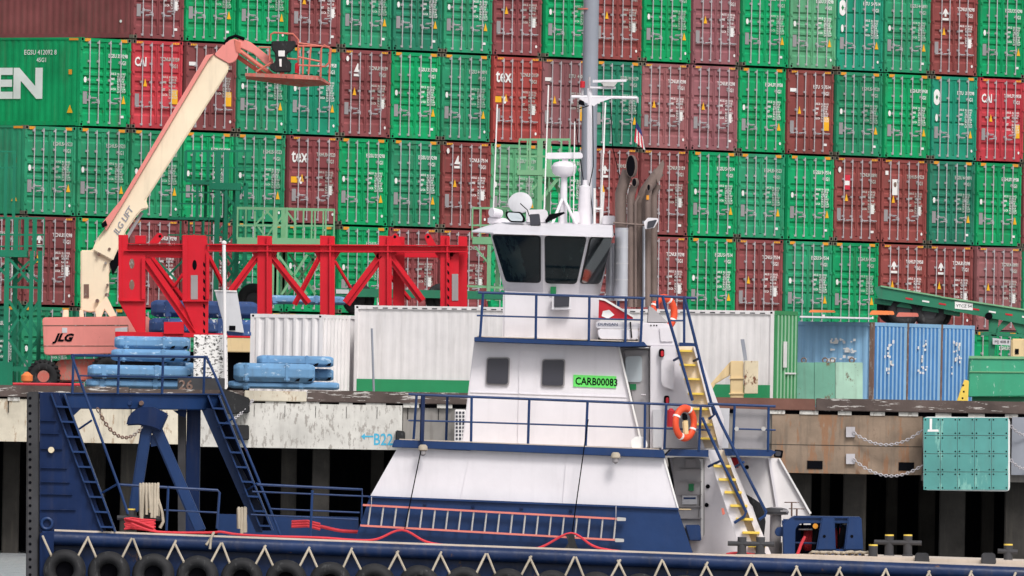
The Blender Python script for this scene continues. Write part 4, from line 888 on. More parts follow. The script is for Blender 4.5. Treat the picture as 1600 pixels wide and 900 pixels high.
# cross beam linking the knees (runs away from the camera)
b = MB(); A = [at(62, 615, .2), at(62, 638, .2)]; Bq = [at(345, 617, 5.2), at(345, 641, 5.2)]
b.add([A[0], A[1], Bq[1], Bq[0]] + [v + Vector((0, .9, 0)) for v in (A[0], A[1], Bq[1], Bq[0])], [(0, 1, 2, 3), (7, 6, 5, 4), (0, 4, 5, 1), (1, 5, 6, 2), (2, 6, 7, 3), (3, 7, 4, 0)]); cb = b.bld('cross_beam', 'navy', tug, bevel=.02)
b = MB(); b.add([at(60, 613, .1), at(346, 615, 5.1), at(346, 617, 5.1), at(60, 615, .1)] + [v + Vector((0, 1.2, 0)) for v in (at(60, 613, .1), at(346, 615, 5.1), at(346, 617, 5.1), at(60, 615, .1))], [(0, 1, 2, 3), (7, 6, 5, 4), (0, 4, 5, 1), (1, 5, 6, 2), (2, 6, 7, 3), (3, 7, 4, 0)]); b.bld('walkway', 'navy', tug)
P('gusset', [(100, 637), (128, 637), (112, 652)], .8, 1, 'navy_dark'); P('gusset', [(270, 641), (292, 641), (290, 652), (282, 650)], 4.6, 4.8, 'navy_dark')
for x in (203, 221): b = MB(); b.lathe(at(x, 630, 2.9), (0, 1, 0), [(-.3, .05), (0, .06), (.2, .05)], 10); b.bld('lug', 'navy' if x < 210 else 'rust_post', cb)
rl = Tb('railing', [(112, 555, .3), (322, 558, 4.9)], .03, 'navy'); Tb('mid_rail', [(122, 587, .3), (330, 590, 4.9)], .018, 'navy', rl)
for x in (115, 186, 255, 320): Tb('stanchion', [(x, 556, .3 + (x - 112) * .022), (x - 2, 616, .3 + (x - 112) * .022)], .03, 'navy', rl)
# towing bitt (A shaped)
hb = P('towing_post', [(197, 665), (200, 652), (209, 641), (222, 636), (240, 636), (263, 647), (251, 674), (236, 668), (216, 664)], 2.0, 2.9, 'navy_dark', bevel=.03)
P('leg', [(222, 655), (240, 655), (217, 800), (200, 800)], 2.2, 2.7, 'navy', hb, bevel=.03); P('leg', [(228, 655), (247, 655), (322, 828), (304, 832)], 2.3, 2.8, 'navy', hb, bevel=.03)
P('brace', [(233, 680), (246, 678), (252, 695), (236, 698)], 2.35, 2.6, 'navy', hb)
chain('sag_chain', at(152, 638, 1.2), at(222, 668, 2.0), .42, 22, 'dark chain hanging from the navy cross beam to the towing post', .05, .016, m='rust_post')
# deck railings forward
def railing(tp, mp, posts, r=.03, m='navy', base_d=None):
    t_ = Tb('railing', tp, r, m)
    for q in mp: Tb('mid_rail', q, r * .65, m, t_)
    for (x0, y0, x1, y1, d) in posts: Tb('stanchion', [(x0, y0, d), (x1, y1, d)], r, m, t_)
    return t_
railing([(182, 757, .6), (340, 766, .6), (343, 770, .6), (339, 826, .6)], [[(256, 797, .6), (341, 801, .6)]], [(263, 760, 260, 829, .6)])
railing([(402, 757, .8), (566, 765, .8), (565, 815, .8)], [[(394, 768, .8), (583, 776, .8)], [(424, 795, .8), (562, 801, .8)], [(392, 804, .8), (560, 812, .8)]], [(488, 766, 485, 838, .8)])
# black mooring bitts
def bitts(xs, ytop, ybase, d, bar, lab=None, cap='yellow', hw=7, first=True):
    t_ = None
    for x in xs:
        b = MB(); c = at(x, ybase, d); h = (ybase - ytop) / 69.3; b.lathe(c, Z, [(0, hw / 69 * 1.25), (.05, hw / 69 * 1.2), (.06, hw / 69), (h, hw / 69)], 16)
        if t_ is None: t_ = b.bld('mooring_bitt', 'rubber_dusty', tug, lab, smooth=True)
        else: b.bld('post', 'rubber_dusty', t_, smooth=True)
        if cap: b = MB(); b.lathe(c + Z * h, Z, [(.001, hw / 69), (.035, hw / 69)], 16); b.bld('painted_top', cap, t_)
    if bar: Tb('cross_bar', [(bar[0], bar[2], d - .05), (bar[1], bar[2] + 1.5, d - .05)], .055, 'rubber_dusty', t_)
    return t_
bitts((204, 234), 797, 829, .5, (183, 253, 809)); bitts((1180, 1213), 838, 872, .5, None, None) if False else None
bitts((1159, 1188), 839, 868, .5, (1137, 1210, 849), cap=None); bitts((1389, 1418), 837, 870, 5.5, (1366, 1440, 847)); bitts((1364,), 853, 876, .5, None); bitts((1575,), 852, 880, 3.5, (1559, 1590, 861))
bitts((1465,), 839, 872, 9.0, None) if False else None
for x, d in ((1441, .5), (1545, .5)): b = MB(); b.pp(rpoly([(x - 12, 882), (x - 10, 864), (x + 10, 864), (x + 12, 882)], 4), T0 + d - .45, T0 + d + .1); b.bld('roller_fairlead', 'rubber_dusty', tug, bevel=.03)
# ropes
def coil(c, n, w_, h, d, r, m, lab, name='rope_coil'):
    b = MB(); rn = random.Random(int(c[0]))
    for k in range(n):
        x0 = c[0] - w_ / 2 + w_ * (k + .5) / n; hh = h * rn.uniform(.78, 1.08); dx = rn.uniform(-2.5, 2.5); pts = []
        for j in range(13):
            a = PI * j / 12; u_ = min(1, min(j, 12 - j) / 4) if j not in (0, 12) else 0
            pts.append(at(x0 + (dx if j > 6 else -dx * .3) * (1 - u_) + rn.uniform(-.3, .3), c[1] + hh * (1 - u_ ** .8) + rn.uniform(0, 1.5), d + .16 * math.cos(a)))
        b.tube(pts, r * rn.uniform(.85, 1.1), 7)
    return b.bld(name, m, None, lab, 'rope', smooth=True)
coil((233, 756), 7, 32, 54, .42, .036, 'rope', 'thick beige rope coil hung over the rail by the red wrapped bitt')
b = MB(); b.tube([at(x, y, .35) for x, y in ((244, 758), (247, 780), (253, 800), (255, 815), (250, 825))], .035, 6); b.bld('rope_tail', 'rope', None, 'loose beige rope end right of the large hanging coil', 'rope', smooth=True)
coil((378, 794), 3, 15, 40, 1.2, .042, 'rope', 'small beige rope coil hanging beside the far push knee ladder')
b = MB()
for k in range(7): y = 811 + k * 2.6; b.tube([at(194 + (k % 3), y, .28), at(205, y - 1.5, .26), at(225, y + 1, .24), at(243 - (k % 2) * 2, y + 2, .28)], .026, 6)
b.tube([at(196, 810, .22), at(215, 815, .2), at(240, 825, .2)], .03, 6)
b.bld('red_rope', 'rope_red', None, 'red rope wrapped round the black bitt at the bow', 'rope', smooth=True)
def hose(pts, r, m, lab, name='red_hose', cat='hose', d=.15):
    P_ = [at(x, y, d) for x, y in pts]; out = []
    for i in range(len(P_) - 1):
        p0 = P_[max(i - 1, 0)]; p1, p2 = P_[i], P_[i + 1]; p3 = P_[min(i + 2, len(P_) - 1)]
        for k in range(5):
            t = k / 5; out.append(.5 * ((2 * p1) + (p2 - p0) * t + (2 * p0 - 5 * p1 + 4 * p2 - p3) * t * t + (3 * p1 - p0 - 3 * p2 + p3) * t ** 3))
    out.append(P_[-1]); b = MB(); b.tube(out, r, 7); return b.bld(name, m, None, lab, cat, smooth=True)
hose([(205, 818), (236, 829), (270, 832), (330, 832), (345, 831), (372, 835), (430, 838), (500, 840), (560, 844), (590, 842), (628, 828), (665, 846), (700, 852), (770, 856), (830, 857), (850, 853), (892, 833), (925, 852), (950, 859), (1000, 864), (1060, 866), (1150, 868)], .027, 'rope_red', 'long red hose looping along the tug deck edge below the aluminium ladder')
hose([(455, 822), (475, 820), (498, 822), (530, 829), (560, 831)], .04, 'rope_red', 'short red rope lying on deck left of the casing', 'red_rope', 'rope', 1.4)
b = MB(); [b.tube([at(456, 815 + k * 4, 1.3), at(480, 814 + k * 4, 1.25), at(500, 819 + k * 4, 1.3)], .035, 6) for k in range(3)]; b.bld('red_rope', 'rope_red', None, 'red rope bundle wrapped at the rail beside the casing', 'rope', smooth=True)
# tyres along the hull
ty_me = None; vr = None
for k in range(22):
    x = 101 + k * 69.2; yc = ey(x) + 62 + min(4, (x - 100) * .01)
    c = at(x, yc, -.42)
    lab = f'{ORD[k]} black tyre fender from the bow, hung on the hull by pale ropes'
    t = thing('tyre_fender', c, lab, 'tyre', 'tyre fenders hung along the hull')
    if ty_me is None:
        b = MB(); b.ring((0, 0, 0), (.18, 1, 0), .345, .14, 40, 14, 1.5); shade_me = MB().lathe((0, .05, 0), (.1, 1, 0), [(0, .30), (.02, .30)], 24).mesh('hole_shade', 'black'); ty_me = b.mesh('tyre', 'rubber', smooth=True)  # black disc painted in for the shade inside the tyre hole
        b = MB()
        for sx in (-1, 1):
            p = Vector((sx * 34.6 / 69.3, .12, 54 / 69.3)); q = Vector((sx * 21 / 69.3, -.1, 25 / 69.3))
            m_ = MB(); m_.tube([p, p.lerp(q, .5) + Vector((0, -.03, 0)), q, q + Vector((sx * -.02, .1, -.16))], .027, 7)
            if sx < 0: vl = m_.mesh('hanging_rope', 'rope', smooth=True)
            else: vr = m_.mesh('hanging_rope', 'rope', smooth=True)
    o = child('tyre', ty_me, t); o.rotation_euler = (0, random.uniform(-1, 1), 0)
    child('hole_shade', shade_me, t); r1_ = child('hanging_rope', vl, t); r2_ = child('hanging_rope', vr, t); r1_.rotation_euler = (0, random.uniform(-.05, .05), 0); r2_.rotation_euler = (0, random.uniform(-.05, .05), 0)
for x in (150, 356): b = MB()
b = MB(); b.tube([at(322, ey(322) + 14, -.24), at(330, ey(330) + 2, -.15), at(334, ey(334) - 6, .0)], .03, 6); b.tube([at(330, ey(330), -.2), at(328, ey(328) + 20, -.26)], .03, 6); b.bld('rope_end', 'rope', None, 'loose knotted rope end hanging over the rub rail below the red hose', 'rope', smooth=True)

# ------------------------------------------------------------------ lower casing
ca_ = P('casing', [(621, 700), (1037, 716), (1059, 795), (578, 776)], .8, 8.0, 'white_paint')
P('casing_skirt', [(577.5, 776.5), (1059, 795.5), (1084, 868), (554, 845)], .76, 8.04, 'navy')
P('skirt_bead', [(576, 774.5), (1060, 793.5), (1061, 796.5), (575, 777.5)], .68, .755, 'navy')
P('upper_deck_edge', [(616, 687), (700, 690.5), (1016, 702), (1037, 703), (1040, 716), (612, 699)], .6, 8.2, 'navy', bevel=.015)
P('casing_edge', [(1036, 716), (1039, 716), (1061, 795), (1058.5, 795)], .77, .9, 'marking')
for x, y in ((661, 696), (962, 708)):
    b = MB(); b.lathe(at(x, y, .45), (0, 0, -1), [(-.02, .06), (.02, .10), (.10, .11), (.12, .08)], 16); lm = b.bld('deck_lamp', 'rope', tug, smooth=True)
    b = MB(); b.lathe(at(x, y, .45), (0, 0, -1), [(.121, .075), (.2, .07), (.24, .02)], 14); b.bld('lamp_glass', 'plate', lm, smooth=True)
for x, y in ((664, 787), (739, 791), (815, 793), (892, 797)): P('stay_clip', [(x - 2, y - 1.5), (x + 2.5, y - 1.5), (x + 2.5, y + 2), (x - 2, y + 2)], .70, .755, 'navy_dark')
# aluminium ladder
al = thing('ladder', at(770, 830, .6), 'long aluminium ladder with pale red rails hung sideways on the navy casing', 'ladder')
for p, q in (((567, 789), (970, 811)), ((563, 821), (967, 844))): b = MB(); strut(b, p, q, 3.0, T0 + .52, .09); b.bld('rail', 'salmon_rail', al)
for x, y in ((970, 811), (967, 844)): b = MB(); b.pp(rpoly([(x - 6, y - 3), (x + 8, y - 2), (x + 8, y + 3), (x - 6, y + 3)], 1.5), T0 + .50, T0 + .63); b.bld('foot', 'alu', al)
for k in range(20):
    t_ = (k + .6) / 20; p = lerp2((567, 789), (970, 811), t_); q = lerp2((563, 821), (967, 844), t_); b = MB(); b.tube([at(p[0], p[1] + 1, .57), at(q[0], q[1] - 1, .57)], .022, 7); b.bld('rung', 'alu', al)
for x in (580, 962): P('hanger', [(x, 776 + (x - 578) * .038), (x + 1.2, 776 + (x - 578) * .038), (x + .6, 792 + (x - 578) * .055), (x, 792 + (x - 578) * .055)], .45, .47, 'galvanised')
for p, q, lab in (((658, 702), (632, 828), 'thin black fender line running down the left part of the casing'), ((919, 655), (893, 838), 'thin black fender line running down the right part of the casing')):
    b = MB(); b.tube([at(*p, .4), at(*q, .3)], .014, 5); b.bld('black_line', 'black', None, lab, 'rope')
b = MB(); b.tube([at(661, 618, .6), at(659, 690, .5)], .05, 6); b.bld('wrapped_line', 'navy_dark', tug)
P('black_fairlead', [(884, 835), (897, 834), (900, 850), (906, 862), (880, 861), (888, 848)], .1, .3, 'rubber')

# ------------------------------------------------------------------ superstructure
dh = P('deckhouse', [(741, 533), (966, 541), (1004, 701), (722, 691)], 2.4, 6.8, 'white_paint', bevel=.02)
P('edge_plate', [(965, 541), (968, 541), (1006, 702), (1003, 702)], 2.3, 2.5, 'marking', dh)
P('bridge_bounce_plate', [(745, 524.8), (1004, 533), (1004, 534.5), (745, 526.3)], 1.95, 7.0, 'deck_edge'); P('casing_bounce_plate', [(624, 685.6), (1030, 701), (1030, 702.6), (624, 687)], .8, 8, 'deck_edge'); P('bridge_deck', [(741, 526.5), (965, 535), (1006, 534), (1012, 541), (968, 542), (741, 533.5)], 1.8, 7.2, 'navy', bevel=.01)  # pale plates on both decks are added to bounce light upward
for x0 in (762, 848.5):
    q = [(x0, 560 + (x0 - 762) * .03), (x0 + 33, 560 + (x0 - 762) * .03), (x0 + 31.5, 600 + (x0 - 762) * .03), (x0 - 1.5, 599 + (x0 - 762) * .03)]
    fr = P('window', rpoly([(q[0][0] - 1.5, q[0][1] - 1.8), (q[1][0] + 2, q[1][1] - 1.8), (q[2][0] + 2.2, q[2][1] + 2.2), (q[3][0] - 1.5, q[3][1] + 2)], 4.5), 2.34, 2.395, 'plate', dh)
for x0 in (762, 848.5):
    pass
wins = [o for o in dh.children if o.name.startswith('window')]
for o, x0 in zip(wins, (762, 848.5)):
    y = (x0 - 762) * .03
    P('pane', rpoly([(x0, 560 + y), (x0 + 33, 560 + y), (x0 + 31.5, 600 + y), (x0 - 1.5, 599 + y)], 4), 2.31, 2.338, 'glass_grey', o)
sg = P('registration_sign', [(896, 585.5), (963, 588), (962.5, 606.5), (896, 604)], 2.37, 2.397, 'carb_green', dh)
b = MB(); dxy = at(960, 604.5, 2.36) - at(899, 602, 2.36); b.text('CARB00083', at(898.5, 600.5, 2.365), dxy, Z, .235, .018, sx=.82); b.bld('lettering', 'black', sg)
# recess with grey door
P('recess_wall', [(966, 543), (1016, 544), (1016, 703), (1003, 703)], 3.0, 6.6, 'door_grey')
dr = P('door', rpoly([(975, 547), (1013, 547), (1014, 700), (1003, 700)], 3), 2.92, 2.998, 'door_grey')
P('door_window', rpoly([(977, 557), (1003, 556), (1003, 597), (978, 597)], 5), 2.88, 2.918, 'glass_pale', dr)
P('notice', [(984, 600), (994, 600), (994, 609), (984, 609)], 2.88, 2.918, 'sign_green', dr)
Tb('handle', [(1002, 617, 2.8), (1009, 617, 2.8)], .02, 'galvanised', dr)
P('wall_panel', [(1016, 541), (1062, 541), (1104, 702), (1016, 703)], 2.6, 6.8, 'white_paint', bevel=.015)
fc = P('funnel_casing', [(998, 504), (1044, 505), (1058, 541), (1000, 541)], 2.7, 6.8, 'white_paint', bevel=.02)
P('vent_hood', [(1014, 478), (1020, 481), (1044, 504), (1012, 503)], 3.0, 5.5, 'door_grey')
b = MB()
for x in (1017, 1022, 1026): b.lathe(at(x, 508.5, 2.69), (0, 1, 0), [(0, .018), (.01, .018)], 8)
b.bld('bolt', 'black', fc)
for x, y in ((1033, 549), (1041, 622)):
    P('lamp_housing', rr(x - 3.5, y - 4, x + 5, y + 9, 3), 2.45, 2.598, 'black'); P('side_lamp', rr(x - .5, y - 1, x + 4, y + 8, 2), 2.38, 2.449, 'red')
P('meter_box', rpoly([(1033, 562), (1054, 562), (1053, 610), (1036, 604), (1033, 596)], 3), 2.4, 2.598, 'white_paint', bevel=.02)
P('wall_locker', [(1020, 640), (1034, 640), (1034, 700), (1020, 700)], 2.45, 2.598, 'grey_wall', bevel=.01); P('grey_screen', [(1040, 640), (1090, 642), (1090, 701), (1040, 700)], 2.5, 2.599, 'plate')
# bridge wing lower front + wheelhouse
P('bridge_front', [(786, 455), (938, 461), (938, 535), (785, 529.5)], 2.6, 6.4, 'white_paint', bevel=.04)
wh_top = [(766, 3.6), (770, 3.2), (848, 2.0), (918, 2.0), (957, 4.0), (957, 6.2), (766, 6.2)]
wh_bot = [(788, 3.9), (791, 3.6), (848.5, 2.7), (903, 2.7), (937, 4.1), (937, 6.0), (788, 6.0)]
b = MB(); n = len(wh_top)
tp = [at(x, 365 + (x - 766) * .033, d) for x, d in wh_top]; bt = [at(x, 456 + (x - 788) * .033, d) for x, d in wh_bot]
def onplane(px, py, a, c, e):
    nn = (c - a).cross(e - a); c0 = Vector((0, 0, EYE)); d = W(px, py, T0) - c0; return c0 + d * ((a - c0).dot(nn) / d.dot(nn))
bt[1] = onplane(791, 456.1, tp[1], tp[2], bt[2]); bt[4] = onplane(937, 460.9, tp[3], tp[4], bt[3]); bt[0] = bt[1] + Vector((-.03, .4, 0))
b.add(tp + bt, [tuple(range(n)), tuple(range(2 * n - 1, n - 1, -1))] + [(i, (i + 1) % n, n + (i + 1) % n, n + i) for i in range(n)]); wh = b.bld('wheelhouse', 'white_paint', tug)
def facet(i, quad, r, name, m, par, out):
    """window outline given in the photo, dropped on wheelhouse facet i"""
    a, c, e = tp[i], tp[i + 1], bt[i]; nn = (c - a).cross(e - a).normalized()
    if nn.y > 0: nn = -nn
    cam0 = Vector((0, 0, EYE)); pts = []
    for x, y in rpoly(quad, r):
        d = (W(x, y, T0) - cam0).normalized(); t_ = (a - cam0).dot(nn) / d.dot(nn); pts.append(cam0 + d * t_ + nn * out)
    b = MB(); b.prism(pts, nn * .012); return b.bld(name, m, par)
for i, q in ((1, [(770.5, 367.5), (844, 369.5), (844, 440.5), (792, 439)]), (2, [(852, 369.5), (915.5, 371), (900, 442), (853, 441)]), (3, [(922, 371), (955, 371.5), (936.5, 442), (906, 442)])):
    cx = sum(p[0] for p in q) / 4; cy = sum(p[1] for p in q) / 4
    big = [(cx + (x - cx) * 1.045, cy + (y - cy) * 1.04) for x, y in q]
    fr = facet(i, big, 6, 'window', 'rubber_dusty', wh, .004); facet(i, q, 5, 'pane', 'glass', fr, .022)
for x0, y0, x1, y1 in ((861, 425, 886, 438), ): pass
# roof with overhanging visor
rt = [(784, 347, 3.2), (958, 352, 3.2), (962, 352, 6.6), (780, 347, 6.6)]
rb = [(737, 364.5, 1.6), (770, 369, 1.2), (958, 374, 1.2), (961, 367, 6.8), (740, 362, 6.8)]
b = MB(); vs = [at(785, 347, 3.4), at(957, 352, 3.4), at(957, 350, 6.4), at(785, 345, 6.4), at(737, 361.5, 2.4), at(771, 363.5, 1.6), at(957, 369, 1.6), at(959, 367, 6.9), at(738, 360, 6.9), at(737, 363, 2.4), at(771, 365.2, 1.6), at(957, 371, 1.6), at(959, 369, 6.9), at(738, 362, 6.9)]
b.add(vs, [(0, 1, 2, 3), (0, 4, 5), (0, 5, 6, 1), (1, 6, 7, 2), (2, 7, 8, 3), (3, 8, 4, 0), (4, 9, 10, 5), (5, 10, 11, 6), (6, 11, 12, 7), (7, 12, 13, 8), (8, 13, 9, 4), (13, 12, 11, 10, 9)]); rf = b.bld('roof', 'white_paint', tug)
P('roof_locker', rpoly([(822, 328), (852, 327), (856, 331), (857, 348), (822, 347)], 3), 3.6, 5.2, 'white_paint', bevel=.03)
# wall fittings below the windows
P('notice', [(860, 448), (869, 448), (869, 459), (860, 459)], 2.52, 2.598, 'sign_green'); ml = P('flood_lamp', [(863, 462), (892, 460), (893, 484), (862, 484)], 2.3, 2.5, 'white_paint', bevel=.01); P('lamp_face', [(866, 462), (890, 461.5), (889, 479), (866, 480)], 2.27, 2.299, 'glass_grey', ml)
# roof equipment
sd_ = MB(); sd_.lathe(at(813, 317, 4.2), (-.15, -1, .25), [(0, .25), (.03, .245), (.05, .2), (.06, .02)], 28); sd_.v = [Vector((at(813, 317, 4.2).x + (v.x - at(813, 317, 4.2).x) * 1.12, v.y, v.z)) for v in sd_.v]; dish = sd_.bld('satellite_dish', 'grey_wall', tug, smooth=True); dish.scale = (1, 1, 1)
Tb('dish_feed', [(813, 318, 3.6), (824, 328, 3.5), (827, 338, 3.5)], .012, 'black', dish)
b = MB(); b.lathe(at(777, 333, 4), (-.7, -.6, .1), [(-.1, .09), (.12, .11), (.18, .10)], 16); b.bld('search_light', 'white_paint', tug, smooth=True)
P('lamp_bracket', [(762, 338), (790, 341), (803, 350), (762, 350)], 4.0, 4.3, 'white_paint', bevel=.03)
fl = P('flood_lamp', rpoly([(790, 330), (814, 331), (821, 340), (820, 348), (797, 347), (790, 338)], 3), 3.0, 3.2, 'black'); P('lamp_face', rpoly([(793, 332), (812, 333), (817, 340), (817, 345.5), (798, 345), (793, 338)], 3), 2.96, 2.999, 'glass_pale', fl)
P('speaker_box', [(827, 335), (843, 334), (845, 352), (829, 353)], 2.9, 3.3, 'glass_grey', bevel=.015)
b = MB(); b.pp([(852, 344), (858, 335), (881, 331), (883, 333), (868, 341), (853, 348)], T0 + 3.4, T0 + 3.6); b.bld('wrapped_gear', 'black', tug)
b = MB(); c = at(880, 352, 4.6); b.lathe(c, Z, [(0, .12), (.1, .09), (1.1, .075), (1.12, .12), (1.13, .2), (1.2, .27), (1.34, .29), (1.42, .24), (1.46, .12)], 20); rd = b.bld('radar_post', 'white_paint', tug, smooth=True)
P('radar_scanner', rpoly([(853, 238.5), (910, 238), (911, 248), (853, 249)], 4), 4.5, 4.75, 'white_paint', rd, bevel=.02); P('scanner_neck', [(878, 248), (888, 248), (888, 254), (878, 254)], 4.55, 4.7, 'white_paint', rd)
Tb('radar_leg', [(878, 312, 4.5), (862, 352, 4.0)], .035, 'white_paint', rd); Tb('radar_leg', [(882, 312, 4.5), (901, 352, 4.0)], .035, 'white_paint', rd)
b = MB(); c = at(913, 353, 4.6); b.lathe(c, Z, [(0, .17), (.9, .13), (.93, .06), (1.05, .05)], 18); ms = b.bld('mast', 'white_paint', tug, smooth=True)
Tb('upper_mast', [(920.5, 353, 4.9), (921, 150, 4.9), (921, 138, 4.9)], .062, 'white_paint', ms)
Tb('yard_arm', [(893, 151, 4.9), (930, 151.5, 4.9), (996, 153, 4.9)], .035, 'white_paint', ms); P('yard_bracket', [(904, 153), (958, 153), (936, 160), (928, 166), (914, 160)], 4.85, 4.9, 'white_paint', ms)
P('small_radar', rpoly([(926, 125), (979, 124), (979, 127.5), (926, 129)], 1), 4.7, 4.9, 'white_paint', ms); P('small_radar_base', [(940, 128), (965, 128), (960, 135), (943, 135)], 4.7, 4.9, 'alu', ms); Tb('lower_arm', [(922, 137, 4.8), (962, 137, 4.8)], .03, 'white_paint', ms)
for x, y0, y1 in ((910, 130, 150), (893, 150, 161), (996, 152, 161), (921, 120, 140)): Tb('lamp_post', [(x, y0, 4.9), (x, y1, 4.9)], .03, 'galvanised', ms)
b = MB(); b.lathe(at(910, 137, 4.85), Z, [(0, .06), (.14, .06), (.15, .04)], 12); b.bld('red_light', 'red', ms, smooth=True)
P('lamp_cluster', [(905, 156), (912, 158), (914, 165), (904, 163)], 4.8, 5, 'black', ms)
for pts in ([(899, 185), (903, 225), (912, 285), (914, 305)], [(926, 165), (927, 260), (921, 290), (928, 350)], [(954, 160), (957, 230), (968, 275), (966, 300)], [(920, 165), (905, 170)]):
    Tb('cable', [(x, y, 4.7) for x, y in pts], .012, 'black', ms, n=5)
for x0, y0, x1, y1, r in ((777, 163, 770, 352, .016), (857, 133, 850, 335, .016), (898, 190, 896, 335, .014), (946, 160, 938, 352, .018), (945, 165, 944, 240, .01), (929, 294, 929, 350, .03), (943, 300, 940, 350, .028)): Tb('whip_aerial', [(x0, y0, 4.4), (x1, y1, 4.4)], r, 'marking', n=6)
Tb('aerial_bar', [(929, 326, 4.4), (942, 327, 4.4)], .025, 'marking')
P('roof_box', [(942, 337), (961, 337), (961, 351), (941, 351)], 4.0, 4.5, 'white_paint', bevel=.015); P('small_dome', rpoly([(895, 330), (905, 330), (906, 350), (894, 350)], 4), 4.2, 4.6, 'white_paint', bevel=.03)
# exhausts
def stack(pts, r, mouth, d, name='exhaust_pipe'):
    pts3 = [at(x, y, d) for x, y in pts]
    b = MB(); b.tube(pts3, r, 18); o = b.bld(name, 'exhaust', tug, smooth=True)
    (mx, my), rx, rz = mouth; b = MB(); q = [at(mx + rx * math.cos(a * PI / 10), my + rz * math.sin(a * PI / 10) * 1.0, d - r - .12) for a in range(20)]
    b.prism(q, (.05, .20, 0)); b.bld('pipe_rim', 'exhaust', o)
    b = MB(); q = [at(mx + (rx - .8) * math.cos(a * PI / 10), my + (rz - .9) * math.sin(a * PI / 10), d - r - .125) for a in range(20)]; b.prism(q, (0, .003, 0)); b.bld('pipe_mouth', 'black', o); return o
stack([(970, 358), (970, 302), (981, 266)], .13, ((985.5, 259.5), 7.6, 17.5), 3.6)
stack([(986, 480), (986, 306), (991, 290)], .085, ((991, 285), 4, 7), 3.5); stack([(1000, 480), (1000, 312), (1013, 296), (1034, 262)], .10, ((1013.5, 292.5), 3, 5.5), 3.9) if False else None
Tb('exhaust_pipe', [(1000, 480, 3.9), (1000, 316, 3.9), (1008, 298, 3.9), (1030, 268, 3.9)], .125, 'exhaust', n=16); P('pipe_tip', [(1022, 268), (1036, 249), (1038, 256), (1034, 276), (1028, 287)], 3.78, 4.0, 'exhaust')
stack([(1012, 480), (1012, 310), (1014, 296)], .075, ((1013.5, 293), 3, 5.5), 3.6); Tb('exhaust_pipe', [(1021, 470, 4.1), (1021, 305, 4.1), (1027, 288, 4.1)], .09, 'exhaust', n=12); Tb('exhaust_pipe', [(993, 480, 3.4), (993, 316, 3.4), (999, 306, 3.4)], .03, 'exhaust')
P('tag', [(1010, 305), (1014, 305), (1014, 312), (1010, 312)], 3.5, 3.53, 'orange_decal')
b = MB(); c = at(972, 470, 3.6); b.lathe(c, Z, [(0, .19), (1.66, .19)], 24); lg = b.bld('pipe_lagging', 'lagging', tug, smooth=True)
for k in range(5): b = MB(); b.lathe(c + Z * (.1 + k * .37), Z, [(0, .195), (.015, .195)], 24); b.bld('lagging_band', 'grey_wall', lg)
Tb('pipe_lagging', [(1007, 480, 3.6), (1007, 345, 3.6)], .05, 'lagging', n=14); Tb('pipe_lagging', [(955, 470, 4.2), (955, 380, 4.2)], .12, 'lagging', n=16)
Tb('clamp_bar', [(958, 348, 3.4), (1010, 352, 3.4)], .025, 'exhaust')
fl = P('flood_lamp', rpoly([(1006, 347), (1012, 340), (1028, 341), (1029, 345), (1022, 356), (1008, 358)], 2), 3.0, 3.3, 'white_paint'); P('lamp_face', rpoly([(1012, 346), (1027, 343), (1021, 355), (1011, 357)], 2), 2.96, 2.999, 'glass_grey', fl)
# flag
fg = thing('flag', at(997, 232, 3.2), 'small striped flag hanging from a line above the exhaust pipes', 'flag')
b = MB(); FH = 9
def fpt(i, j): u_, v_ = i / 6, j / FH; return at(994 + 4 * v_ * 0 + u_ * 8 + v_ * 7 * u_ * .9 - (v_ * 3) * (1 - u_), 189 + u_ * 14 + v_ * 32, 3.2 + .05 * math.sin(u_ * 7 + v_ * 4))
for m_, sel in (('flag_red', lambda i, j: (i % 2 == 0) and not (j < 4 and i < 6 and j < 3)), ('marking', lambda i, j: (i % 2 == 1) and not j < 3), ('flag_blue', lambda i, j: j < 3)):
    b = MB()
    for i in range(6):
        for j in range(FH):
            if sel(i, j): b.prism([fpt(i, j), fpt(i + 1, j), fpt(i + 1, j + 1), fpt(i, j + 1)], (0, .004, 0))
    b.bld({'flag_red': 'red_stripe', 'marking': 'white_stripe', 'flag_blue': 'canton'}[m_], m_, fg)
b = MB(); b.tube([at(996, 160, 3.25), at(994, 188, 3.25), at(990, 235, 3.25)], .008, 5); b.bld('halyard', 'black', fg)

# ------------------------------------------------------------------ upper railings
railing([(747, 457, 1.9), (1008, 466, 1.9)], [[(745, 493, 1.9), (1005, 500, 1.9)]], [(755, 457, 750, 528, 1.9), (838, 461, 837, 531, 1.9), (921, 463, 920, 534, 1.9), (978, 465, 977, 535, 1.9), (1004, 466, 1001, 535, 1.9), (966, 464, 966, 497, 6.8)])
railing([(1015, 462, 3.2), (1088, 466, 3.2)], [[(1048, 501, 3.2), (1070, 501, 3.2)]], [(1027, 463, 1027, 482, 5), (1069, 466, 1069, 536, 3.2)])
P('landing', [(1062, 535), (1086, 536), (1090, 543), (1062, 542)], 2.4, 5.5, 'navy')
railing([(638, 616, .9), (660, 617, .9), (1113, 634.5, .9)], [[(638, 657, .9), (722, 659, .9), (1110, 672, .9)]], [(651, 617, 646, 690, .9), (699, 619, 697, 690, 6.5), (737, 621, 736, 692, .9), (827, 624, 825, 695, .9), (918, 628, 915, 698, .9), (1008, 631, 1007, 702, .9), (1041, 632, 1038, 702, .9), (1095, 634, 1092, 704, .9)])
P('side_deck', [(1050, 702), (1107, 703), (1107, 714), (1040, 712)], .9, 8.0, 'navy'); P('side_deck', [(1131, 701), (1205, 703), (1213, 706), (1205, 713), (1134, 712)], .9, 8.0, 'navy')
